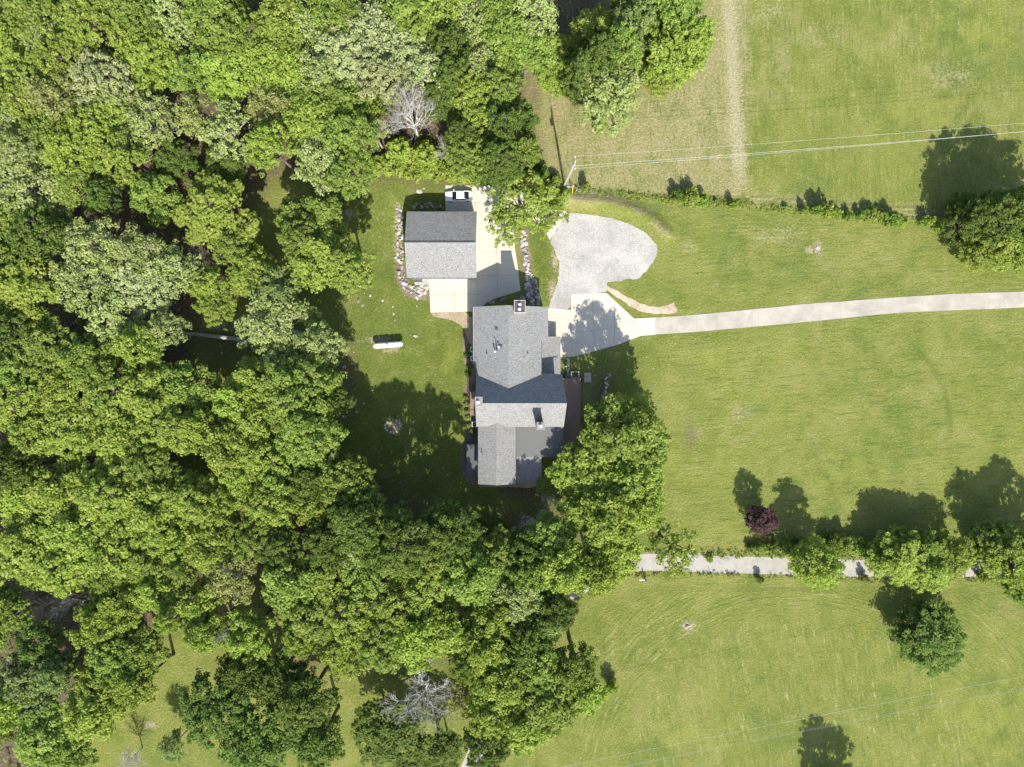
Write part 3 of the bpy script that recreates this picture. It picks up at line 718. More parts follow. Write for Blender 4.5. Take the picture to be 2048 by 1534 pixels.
# --- propane tank
x, y = P(776.5, 690, 1.0); tk = empty('propane_tank', (x, y, 0), math.radians(4)); tag(tk, 'long white propane tank standing on the lawn', 'tank')
prof = [(-2.62,.05),(-2.58,.2),(-2.45,.36),(-2.25,.46),(-2.0,.5),(2.0,.5),(2.25,.46),(2.45,.36),(2.58,.2),(2.62,.05)]
MB().tube([(a, 0, 1.25) for a, b in prof], [b for a, b in prof], 28).build('tank_body', M['tank'], tk, True, world=False)
for a in (-1.5, 1.5): MB().box(a-.12, a+.12, -.35, .35, 0, .85).build('leg', M['trim'], tk, world=False)
MB().cyl(-.1, 0, 1.72, 1.95, .2, 16, .16).build('valve_dome', M['trim'], tk, world=False)
MB().tube([(-.12,.0,1.9),(-.3,.3,1.6)], .03, 6).build('valve_pipe', M['gutter'], tk, world=False)
MB().box(-.03, .01, -.05, .05, 1.7, 1.76).build('band', M['steel'], tk, world=False)

# --- utility poles, wires, anchors
def utility_pole(base, top, h, label, arms=True):
    bx, by = base; tx, ty = top; e = empty('utility_pole', (bx, by, 0)); tag(e, label, 'utility pole', 'poles of the overhead lines')
    def at(t, dx=0, dy=0, dz=0): return (bx+(tx-bx)*t+dx, by+(ty-by)*t+dy, h*t+dz)
    MB().tube([at(-.02), at(.5), at(1)], [.19, .16, .12], 12).build('pole', M['pole'], e)
    if arms:
        a = at(.965); MB().box(a[0]-.06, a[0]+.06, a[1]-1.2, a[1]+.9, a[2]-.06, a[2]+.06).build('crossarm', M['pole'], e)
        for dy in (-1.1, -.1, .8): MB().cyl(a[0], a[1]+dy, a[2]+.06, a[2]+.28, .07, 8).build('insulator', M['white'], e)
        a = at(.84); MB().cyl(a[0]-.36, a[1]-.1, a[2]-.5, a[2]+.4, .23, 14).build('transformer', M['steel'], e)
        a = at(.9); MB().tube([(a[0]-.2,a[1]-.1,a[2]-.3),(a[0]-.05,a[1]-.1,a[2]+.6)], .03, 6).build('jumper_cable', M['gutter'], e)
        MB().tube([at(.78, .12), at(.78, .12, 0, .0), at(.02, .35)], .05, 6).build('conduit', M['trim'], e)
    return at
pb = P(1128, 371); ptop = P(1151, 322, 13.5)
at = utility_pole(pb, ptop, 13.5, 'grey timber utility pole with transformer at the corner of the hay field')
def wire(a, b, sag, label, r=.03, group='wires over the hay field'):
    m = MB(); n = 16; a = Vector(a); b = Vector(b)
    pts = [a.lerp(b, i/n) - Vector((0, 0, sag*4*(i/n)*(1-i/n))) for i in range(n+1)]
    o = m.tube(pts, r, 5).build('power_line', M['wire']); tag(o, label, 'power line', group)
e1 = P(2300, 236, 12.5)
topx, topy, topz = at(.965)
wire((topx, topy+.8, topz+.25), (e1[0], e1[1]+.9, 12.6), .9, 'highest thin power line of the three over the hay field', .015)
wire((topx, topy-1.1, topz+.25), (e1[0], e1[1]-.3, 12.6), .9, 'middle thin power line of the three over the hay field', .015)
a = at(.84); e1b = P(2300, 242, 10.5)
wire((a[0], a[1]-.1, a[2]), (e1b[0], e1b[1], 10.6), .8, 'lowest and thickest power line of the three over the hay field', .021)
utility_pole((e1[0], e1[1]), (e1[0], e1[1]), 13, 'utility pole off the right edge of the hay field')
q0, q1 = P(900, 1585, 9), P(2350, 1302, 9)
utility_pole((q0[0], q0[1]), (q0[0], q0[1]), 10.5, 'utility pole below the bottom edge of the photo'); utility_pole((q1[0], q1[1]), (q1[0], q1[1]), 10.5, 'utility pole right of the lower hay field')
wire((q0[0], q0[1]+.9, 10.1), (q1[0], q1[1]+1.0, 10.1), .8, 'upper thin wire crossing the lower hay field', .014, 'wires over the lower field')
wire((q0[0], q0[1]-1.1, 10.1), (q1[0], q1[1]-1.2, 10.1), .8, 'middle thin wire crossing the lower hay field', .008, 'wires over the lower field')
wire((q0[0], q0[1]-1.6, 9.0), (q1[0], q1[1]-1.5, 9.0), .8, 'lowest thin wire crossing the lower hay field', .008, 'wires over the lower field')
x, y = P(1144, 392); gw = MB().tube([(x, y, 0), (P(1144,385)[0], y+1.3, 2.3)], .07, 8).build('guy_marker', M['yellow']); tag(gw, 'bright yellow guy wire guard below the utility pole', 'marker')
x, y = P(1138, 374); ds = MB().box(x-.55, x+.55, y-.12, y+.12, 0, .12).build('timber_beam', M['pole']); tag(ds, 'short pale timber beam lying beside the utility pole base', 'beam')

# --- fences
def fence(pts, step, label, h=1.25, wires=3):
    pts = [Vector(p) for p in pts]; e = empty('wire_fence', (pts[0].x, pts[0].y, 0)); tag(e, label, 'fence')
    posts = []
    for a, b in zip(pts[:-1], pts[1:]):
        n = max(1, int((b-a).length/step))
        for i in range(n): posts.append(a.lerp(b, i/n))
    posts.append(pts[-1])
    for i, p in enumerate(posts[:95]):
        z = gz(p.x, p.y)
        MB().cyl(p.x, p.y, z-.2, z+h, .045, 6).build('post', M['post'], e)
    for k in range(wires):
        MB().tube([(p.x, p.y, gz(p.x, p.y)+h*(.3+.3*k)) for p in posts], .004, 4).build('fence_wire', M['fwire'], e)
fence(PP([(1145,376),(1180,382),(1260,390),(1340,398),(1500,411),(1700,430),(1890,444),(1960,420),(2060,390),(2200,370)]), 4.5, 'thin wire fence along the south edge of the upper hay field')
fence(PP([(1285,1155),(1330,1143),(1420,1146),(1600,1152),(1790,1158),(2000,1157),(2200,1155)]), 5.5, 'thin wire fence along the south edge of the gravel lane')
fence(PP([(1290,1102),(1420,1106),(1600,1110),(1800,1112),(2200,1112)]), 6.0, 'thin wire fence between the gravel lane and the middle field')
x, y = P(1289, 1157); gt = empty('gate_post', (x, y, 0)); tag(gt, 'heavy dark corner post with white rail beside the gravel lane', 'post')
MB().cyl(x, y, 0, 1.9, .11, 10).build('post', M['post'], gt); MB().box(x-1.1, x-.1, y-.05, y+.05, .9, 1.02).build('rail', M['white'], gt)

ribbon('soil_strip', PP([(800,415),(799,470),(798,510),(802,550),(811,573),(826,585),(842,588),(856,580)]), 1.9, .012, M['mulch'], 8, .2)
ribbon('soil_strip', PP([(1047,460),(1049,500),(1053,530),(1058,560),(1064,590),(1070,616)]), 1.9, .012, M['mulch'], 9, .2)
# ------------------------------------------------------------------ rocks
def rock_mesh(seed):
    r = np.random.RandomState(seed); import bmesh
    bm = bmesh.new(); bmesh.ops.create_icosphere(bm, subdivisions=2, radius=1)
    pl = [(Vector(r.normal(size=3)).normalized(), r.uniform(.55, .9)) for _ in range(7)]
    for v in bm.verts:
        for n, d in pl:
            q = v.co.dot(n)
            if q > d: v.co -= n*(q-d)
        v.co *= 1+r.uniform(-.05, .05)
    me = bpy.data.meshes.new('rock'); bm.to_mesh(me); bm.free(); return me
ROCKS = [rock_mesh(i) for i in range(8)]
for i, me in enumerate(ROCKS): me.materials.append(M['rock'] if i % 2 else M['rockw'])
def rock(x, y, sx, sy, sz, label, group=None, rz=None, me=None, name='rock', sink=.3):
    o = bpy.data.objects.new(name, me or R.choice(ROCKS)); col.objects.link(o)
    o.location = (x, y, gz(x, y)+sz*(1-sink)-sz*.35); o.scale = (sx, sy, sz); o.rotation_euler = (R.uniform(-.3, .3), R.uniform(-.3, .3), R.uniform(0, 6.3) if rz is None else rz)
    return tag(o, label, 'rock', group)
def rock_band(pts, wd, n, smin, smax, label, group, zl=0):
    pts = [Vector(p) for p in pts]; seg = [(b-a).length for a, b in zip(pts[:-1], pts[1:])]; tot = sum(seg)
    for i in range(n):
        t = (i+.5)/n*tot; k = 0
        while t > seg[k] and k < len(seg)-1: t -= seg[k]; k += 1
        d = (pts[k+1]-pts[k]).normalized(); p = pts[k]+d*t + Vector((-d.y, d.x))*R.uniform(-wd/2, wd/2)
        s = R.uniform(smin, smax); rock(p.x, p.y, s, s*R.uniform(.55, .95), s*R.uniform(.5, .9), label, group)
rock_band(PP([(801,418),(800,470),(799,510),(803,550),(809,570),(822,582),(838,590),(851,585),(856,574)]), 1.15, 115, .18, .5, 'pale limestone rock in the retaining edge west of the garage', 'rocks piled along the west side of the garage')
rock_band(PP([(820,571),(830,577),(845,578)]), .5, 10, .25, .45, 'pale limestone rock in the retaining edge west of the garage', 'rocks piled along the west side of the garage')
rock_band(PP([(818,413),(850,411),(888,412)]), .9, 16, .2, .45, 'shaded limestone rock along the north garage wall', 'rocks in the shade north of the garage')
rock_band(PP([(1047,462),(1049,500),(1053,530),(1055,560),(1058,585),(1064,612)]), .8, 62, .22, .58, 'pale boulder in the rock wall between the apron and grass strip', 'boulders of the rock wall between apron and gravel turnaround')
rock_band(PP([(1058,545),(1068,560),(1074,585),(1078,608)]), .6, 26, .2, .45, 'pale boulder in the rock wall between the apron and grass strip', 'boulders of the rock wall between apron and gravel turnaround')
rock(*P(983.5, 605), .75, .38, .3, 'flat pale boulder beside the house north wall, left of the pair', 'boulders by the house north wall', .1)
rock(*P(1005.5, 601), .85, .4, .35, 'flat pale boulder beside the house north wall, right of the pair', 'boulders by the house north wall', .4)
rock(*P(1045, 597), .75, .65, .3, 'broad flat boulder just north of the large chimney', None)
rock(*P(1145, 752-6), .35, .3, .1, 'small stone at the head of the stepping stones by the deck')
for i, (a, b, r_) in enumerate([(838,384,.75),(848,376,.4),(700,572,.5),(704,582,.5),(722,572,.45),(737,552,.45),(738,565,.3),(718,600,.6),(741,591,.3),(725,611,.45),(765,601,.3),(786,613,.25),(787,628,.3),(790,640,.3),(832,672,.5),(842,662,.2),(834,612,.2),(719,497,.2),(765,520,.15),(729,586,.15),(727,628,.2),(812,667,.2),(893,816,.25),(827,844,.3),(838,858,.15),(887,936,.3),(895,950,.3),(1636,496,.45),(1640,505,.35),(1376,1252,.5),(1306,737,.22),(1293,714,.15),(1189,557,.25),(1196,555,.2),(1203,566,.3),(1200,578,.35),(1180,590,.15)]):
    rock(*P(a, b), r_, r_*R.uniform(.5, .8), r_*.35, 'weathered limestone rock showing through the mown grass' , 'scattered stones in the lawns', sink=.6)
for i in range(13):
    t = i*2*math.pi/13+R.uniform(-.1, .1); x, y = P(785+15*math.cos(t), 852+13*math.sin(t)); s = R.uniform(.16, .4)
    rock(x, y, s, s*.8, s*.6, 'white stone in the fire ring on the shaded lawn', 'ring of white stones on the shaded lawn', me=ROCKS[0])
for i in range(26):   # outcrop of small stones in the shade west of the lawn
    x, y = P(R.gauss(700, 14), R.gauss(800, 90)); s = R.uniform(.12, .4); rock(x, y, s, s*.6, s*.3, 'small stone on the shaded bare strip west of the fire ring', 'stones on the shaded bare strip')
for i in range(5):
    x, y = P(1137+R.uniform(-2, 2), 719+6.5*i); rock(x, y, .4, .3, .06, 'flat stepping stone between the parking slab and the deck', 'stepping stones north of the deck', me=ROCKS[2], name='stepping_stone', sink=.2)
for i in range(22):
    t = i/21; x, y = P(1218-16*t+R.uniform(-4, 4), 748+55*t); s = R.uniform(.15, .38); rock(x, y, s, s*.7, s*.5, 'grey stone in the shaded row east of the deck', 'stone row in the shade east of the deck')
# raised well cover / paver box east of the deck
x, y = P(1175, 755, .3); wc = empty('well_cover', (x, y, 0)); tag(wc, 'square tan box cover on the grass east of the deck', 'cover')
MB().box(x-.62, x+.62, y-.85, y+.85, 0, .35).build('base', M['trim'], wc); MB().box(x-.55, x+.55, y-.78, y+.78, .35, .4).build('lid', M['pebble'], wc)
# brush pile by the pole
m = MB()
for i in range(90):
    x, y = P(R.gauss(1165, 6), R.gauss(381, 3.5)); t = R.uniform(0, 6.3); l = R.uniform(.3, .8); m.tube([(x-l*math.cos(t), y-l*math.sin(t), R.uniform(.05, .5)), (x+l*math.cos(t), y+l*math.sin(t), R.uniform(.05, .5))], .04, 4)
tag(m.build('brush_pile', M['palebark']), 'grey pile of cut branches right of the utility pole', 'brush pile')

# ------------------------------------------------------------------ vegetation
def leaf_mesh(name, cents, rad, cr, per, L=.42, W=.28, seed=0, squash=.7, flat=.5, bias=.25):
    """many leaf sized faces gathered in clumps; cr = per clump tint"""
    r = np.random.RandomState(seed); n = len(cents); k = n*per
    C = np.repeat(cents, per, 0); Rr = np.repeat(rad, per)[:, None]
    d = r.normal(size=(k, 3)); d[:, 2] += bias*1.2; d /= np.linalg.norm(d, axis=1)[:, None]
    q = (r.uniform(.25, 1.0, size=(k, 1)))**.5
    p = C + d*Rr*q*np.array([1, 1, squash])
    nn = d*.55 + r.normal(size=(k, 3))*.42 + np.array([0, 0, flat]); nn /= np.linalg.norm(nn, axis=1)[:, None]
    t = np.cross(nn, r.normal(size=(k, 3))); t /= np.linalg.norm(t, axis=1)[:, None]; b = np.cross(nn, t)
    s = r.uniform(.65, 1.35, size=(k, 1)); l = L*.5*s; w_ = W*.5*s*r.uniform(.8, 1.2, size=(k, 1))
    v = np.stack([p+t*l, p+b*w_+t*l*.15, p-t*l, p-b*w_+t*l*.15], 1).reshape(-1, 3)
    var = np.clip(np.repeat(cr, per)*.55 + r.uniform(0, 1, k)*.45, 0, 1)
    me = bpy.data.meshes.new(name); me.vertices.add(4*k); me.vertices.foreach_set('co', v.astype(np.float32).ravel())
    me.loops.add(4*k); me.loops.foreach_set('vertex_index', np.arange(4*k, dtype=np.int32)); me.polygons.add(k)
    me.polygons.foreach_set('loop_start', np.arange(0, 4*k, 4, dtype=np.int32)); me.update(calc_edges=True)
    a = me.attributes.new('v', 'FLOAT', 'POINT'); a.data.foreach_set('value', np.repeat(var, 4).astype(np.float32))
    return me

def broad_variant(seed, nl=10, per=56, dens=26, Rc=5.0, Ht=18.0, cz=11.8, sz=5.2, cs=(.62, 1.05), L=.42, W=.28, loose=0.0, base=.35):
    """returns crown mesh and trunk mesh of a broad-leaved tree of crown radius Rc, height Ht"""
    r = np.random.RandomState(seed)
    lob = [(np.array([0, 0, cz+sz*.42]), Rc*.52)]
    ph = r.uniform(0, 6.3)
    if nl > 13:
        lob = []
        for i in range(nl):
            ro = math.sqrt((i+.35)/nl)*.86; t = ph + i*2.39996 + r.uniform(-.25, .25)
            lob.append((np.array([math.cos(t)*ro*Rc, math.sin(t)*ro*Rc, cz+sz*(.55-.85*ro*ro)+r.uniform(-.16, .22)*sz]), Rc*r.uniform(.19, .31)))
        if cz < 9.5:
            for i in range(10):
                t = ph + i*.6283; ro = r.uniform(.5, .74); lob.append((np.array([math.cos(t)*ro*Rc, math.sin(t)*ro*Rc, r.uniform(4.0, 6.5)]), Rc*r.uniform(.22, .32)))
        nl = 0
    for i in range(nl):
        t = ph+i*2*math.pi/nl*1.0 + r.uniform(-.35, .35); rr = r.uniform(.30, .50) if i % 3 else r.uniform(.55, .68)
        zz_ = cz + r.uniform(-.35, .45)*sz*(1-.5*rr)
        ro = Rc*rr*1.08; lob.append((np.array([math.cos(t)*ro, math.sin(t)*ro, zz_]), Rc*r.uniform(.28, .42)))
    cen, rad = [], []
    for i, (c, q) in enumerate(lob):
        n = int(dens*(q/(.4*Rc))**2)
        for j in range(n):
            d = r.normal(size=3); d[2] = d[2]*.9+.35; d /= np.linalg.norm(d)
            pt = c + d*q*(r.uniform(.8-.3*loose, 1.08) + (r.uniform(.1, .45) if r.uniform() < .12*loose else 0))*np.array([1, 1, .85])
            if any(k != i and np.linalg.norm((pt-c2)/np.array([1, 1, .85])) < q2*.72 for k, (c2, q2) in enumerate(lob)): continue
            cen.append(pt); rad.append(r.uniform(*cs))
    cen = np.array(cen); rad = np.array(rad)
    crown = leaf_mesh('crown', cen, rad, r.uniform(0, 1, len(cen)), per, L, W, seed)
    m = MB(); tz = cz-sz*.75
    m.tube([(0,0,-.3),(0,0,1.0),(r.uniform(-.2,.2),r.uniform(-.2,.2),tz),(0,0,cz+sz*.3)], [base*1.25,base,base*.72,base*.25], 8)
    for c, q in lob:
        z0 = tz + r.uniform(0, .35)*(cz-tz); mid = np.array([c[0]*.5, c[1]*.5, z0+(c[2]-z0)*.42+.3])+r.normal(size=3)*.25
        m.tube([(0,0,z0), tuple(mid), tuple(c)], [base*.5, base*.3, base*.14], 5, False)
    for p in cen:
        k = min(range(len(lob)), key=lambda i: np.linalg.norm(p-lob[i][0])); c = lob[k][0]
        mid = (c+p)/2+r.normal(size=3)*.12; m.tube([tuple(c), tuple(mid), tuple(p)], [base*.13, base*.08, .02], 3, False)
    return crown, m
def branchy(m, p, d, l, r_, depth, rnd, spread=.5, up=.12, k=3, out=None):
    q = p + d*l*.5 + Vector((rnd.gauss(0, .06), rnd.gauss(0, .06), rnd.gauss(0, .04)))*l
    e = p + d*l + Vector((0, 0, up*l*.3))
    m.tube([p, q, e], [r_, r_*.8, r_*.55], 5 if r_ > .06 else 3, False)
    if out is not None and depth <= 1: out.append(e)
    if depth == 0: return
    for i in range(k):
        nd = (d + Vector((rnd.gauss(0, spread), rnd.gauss(0, spread), rnd.gauss(0, spread*.6)+up))).normalized()
        st = p.lerp(e, rnd.uniform(.45, 1.0)) if i else e
        branchy(m, st, nd, l*rnd.uniform(.62, .85), r_*.58, depth-1, rnd, spread, up, k, out)
def bare_variant(seed, Ht=16.0, Rc=5.0, leaves=0, depth=5, k=3, up=.1):
    rnd = random.Random(seed); m = MB(); th = Ht*.38; tips = []
    m.tube([(0,0,-.3),(0,0,th*.5),(rnd.uniform(-.3,.3),rnd.uniform(-.3,.3),th)], [.33,.27,.2], 8)
    n = 7
    for i in range(n):
        t = i*2*math.pi/n+rnd.uniform(-.3,.3); d = Vector((math.cos(t)*.75, math.sin(t)*.75, .85)).normalized()
        branchy(m, Vector((0,0,th*rnd.uniform(.75,1))), d, Ht*.19, .17, depth-1, rnd, .42, up, k, tips)
    branchy(m, Vector((0,0,th)), Vector((0,0,1)), Ht*.2, .19, depth-1, rnd, .45, up, k, tips)
    mx = max(math.hypot(v[0], v[1]) for v in m.v); mz = max(v[2] for v in m.v); f = Rc/mx; g_ = Ht/mz
    m.v = [(a*f*1.0, b*f*1.0, c*g_) for a, b, c in m.v]
    cr = None
    if leaves:
        rr = np.random.RandomState(seed); T = np.array([(t.x*f, t.y*f, t.z*g_) for t in tips]); T = T[rr.permutation(len(T))[:leaves]]
        cr = leaf_mesh('crown', T, np.full(len(T), .55), rr.uniform(0, 1, len(T)), 13, .34, .2, seed, .8)
    return cr, m
def bush_variant(seed, Rc=2.0, h=2.6, n=42, per=42):
    r = np.random.RandomState(seed); d = r.normal(size=(n, 3)); d[:, 2] = np.abs(d[:, 2]); d /= np.linalg.norm(d, axis=1)[:, None]
    c = d*np.array([Rc*.72, Rc*.72, h*.62])*r.uniform(.55, 1.1, (n, 1)) + np.array([0, 0, h*.22])
    cr = leaf_mesh('crown', c, r.uniform(.34, .62, n), r.uniform(0, 1, n), per, .32, .2, seed)
    m = MB()
    for p in c[::2]: m.tube([(0,0,-.1), tuple(p*.55), tuple(p)], [.06,.04,.015], 4, False)
    return cr, m
def cedar_variant(seed, Rc=3.4, h=14):
    r = np.random.RandomState(seed); cen = []; rad = []
    for i in range(150):
        t = r.uniform()**.7; z = h*(.12+.86*(1-t) if False else .1+.88*r.uniform()); q = (1-(z/h))**.75; q = q*Rc+.25
        a = r.uniform(0, 6.3); cen.append((math.cos(a)*q*r.uniform(.75,1.05), math.sin(a)*q*r.uniform(.75,1.05), z)); rad.append(r.uniform(.5,.8))
    cen = np.array(cen); cr = leaf_mesh('crown', cen, np.array(rad), r.uniform(0,1,len(cen)), 60, .3, .16, seed, .6)
    m = MB(); m.tube([(0,0,-.3),(0,0,h*.95)], [.25,.04], 7)
    for p in cen[::2]: m.tube([(0,0,p[2]-.5), tuple(p)], [.05,.02], 3, False)
    return cr, m

FAM = {}
def fam(key, gen, n, bark, Rc, Ht, hc):
    L_ = []
    for i in range(n):
        cr, m = gen(i)
        tr = bpy.data.meshes.new('trunk'); tr.from_pydata(m.v, [], m.f); tr.materials.append(M[bark]); tr.polygons.foreach_set('use_smooth', [True]*len(m.f))
        if cr is not None: cr.materials.append(LEAF['G'])
        L_.append((cr, tr))
    FAM[key] = (L_, Rc, Ht, hc)
fam('broad', lambda i: broad_variant(100+i, nl=17+i*2, dens=40, per=34, cs=(.34, .78), L=.36, W=.24, loose=.95), 7, 'bark', 5.0, 18.0, .70)
fam('clumpy', lambda i: broad_variant(200+i, nl=15+i, dens=34, per=42, cs=(.5, .95), L=.42, W=.3, loose=.7), 4, 'bark', 5.0, 18.0, .70)
fam('airy', lambda i: broad_variant(300+i, nl=16+i, dens=34, per=24, cs=(.35, .75), L=.36, W=.22, loose=1.0), 4, 'palebark', 5.0, 18.0, .70)
fam('fine', lambda i: broad_variant(400+i, nl=20+2*i, dens=48, per=36, cs=(.32, .62), L=.30, W=.2, loose=.3), 3, 'bark', 5.0, 18.0, .70)
fam('twiggy', lambda i: bare_variant(500+i, 16, 5.0, 430, 5), 3, 'palebark', 5.0, 16.0, .7)
fam('bare', lambda i: bare_variant(600+i, 16, 5.0, 0, 6), 3, 'deadbark', 5.0, 16.0, .7)
fam('low', lambda i: broad_variant(450+i, nl=26, dens=31, per=34, cs=(.36, .80), L=.36, W=.24, cz=8.8, sz=9.4, loose=1.0), 4, 'bark', 5.0, 18.0, .56)
fam('open', lambda i: broad_variant(480+i, nl=15, dens=24, per=22, cs=(.35, .75), L=.42, W=.26, loose=1.3), 2, 'bark', 5.0, 18.0, .70)
fam('bush', lambda i: bush_variant(700+i), 4, 'bark', 2.0, 2.8, .5)
fam('cedar', lambda i: cedar_variant(800+i), 2, 'bark', 3.6, 14.0, .5)

PHR = {'Y': 'lime green', 'B': 'bright green', 'G': 'mid green', 'D': 'dark green', 'P': 'pale sage', 'V': 'silvery pale', 'O': 'olive tan', 'S': 'bluish green', 'U': 'deep purple'}
FK = {'Y': ['broad','clumpy'], 'B': ['broad','clumpy','fine'], 'G': ['broad','fine','clumpy'], 'D': ['broad','fine'], 'P': ['airy'], 'V': ['airy','fine'], 'O': ['twiggy','airy'], 'S': ['broad','fine'], 'U': ['fine']}
LAND = [('white propane tank',776,690),('white dead tree',820,215),('fallen grey log',430,668),('detached garage',883,488),('upper left gap',260,410),
 ('fire ring',785,852),('south end of the house',1000,970),('timber deck',1145,830),('purple tree',1525,1040),('wide bare tree',845,1400),('gate post',1287,1140),
 ('left edge of the photo',10,760),('top left corner',10,20),('bottom left corner',10,1520),('utility pole',1135,355),('gravel turnaround',1210,500),('parked white car',918,391),
 ('lower left bare trunk',265,1495),('top edge',600,5),('silvery upper left crowns',180,230),('brown clearing',400,890),('lower left dead branches',120,1190),('small grey dead tree',455,1270),
 ('shaded gap',1145,25),('lone dark field tree',1865,1275),('right edge of the photo',2040,440),('bend of the lane',1130,1190),('dark clearing',560,1000)]
DIRS = ['right','upper right','above','upper left','left','lower left','below','lower right']
ORD = ['', 'second ', 'third ', 'fourth ', 'fifth ', 'sixth ', 'seventh ', 'eighth ']
TREES = []
def tree(px, py, r_, t, h=None, fk=None, word='tree', label=None, group='trees of the wood', bark=None, squash=1.0, cut=None):
    rnd = random.Random(int(px*131+py*17)); h = h or rnd.uniform(16, 19.5)
    fk = fk or rnd.choice(FK[t]); L_, Rc, Ht, hcf = FAM[fk]; zc = h*hcf
    x, y = P(px, py, zc); rm = r_*(H-zc)/F*(1.3 if fk == 'bare' else 1.18 if fk == 'twiggy' else 1)
    cr, tr = L_[rnd.randrange(len(L_))]
    nm = {'tree': 'tree', 'shrub': 'shrub'}.get(word, word.replace(' ', '_'))
    e = empty(nm, (x, y, gz(x, y)), rnd.uniform(0, 6.3)); s = rm/Rc; e.scale = (s, s, h/Ht)
    if cr is not None:
        c = bpy.data.objects.new('crown', cr); col.objects.link(c); c.parent = e
        c.material_slots[0].link = 'OBJECT'; c.material_slots[0].material = LEAF[t]
    k = bpy.data.objects.new('trunk', tr); col.objects.link(k); k.parent = e
    if bark: k.material_slots[0].link = 'OBJECT'; k.material_slots[0].material = M[bark]
    e['category'] = word.split('_')[-1]; e['group'] = group
    if label: e['label'] = label
    else: TREES.append((e, px, py, r_, t, word, fk))
    return e
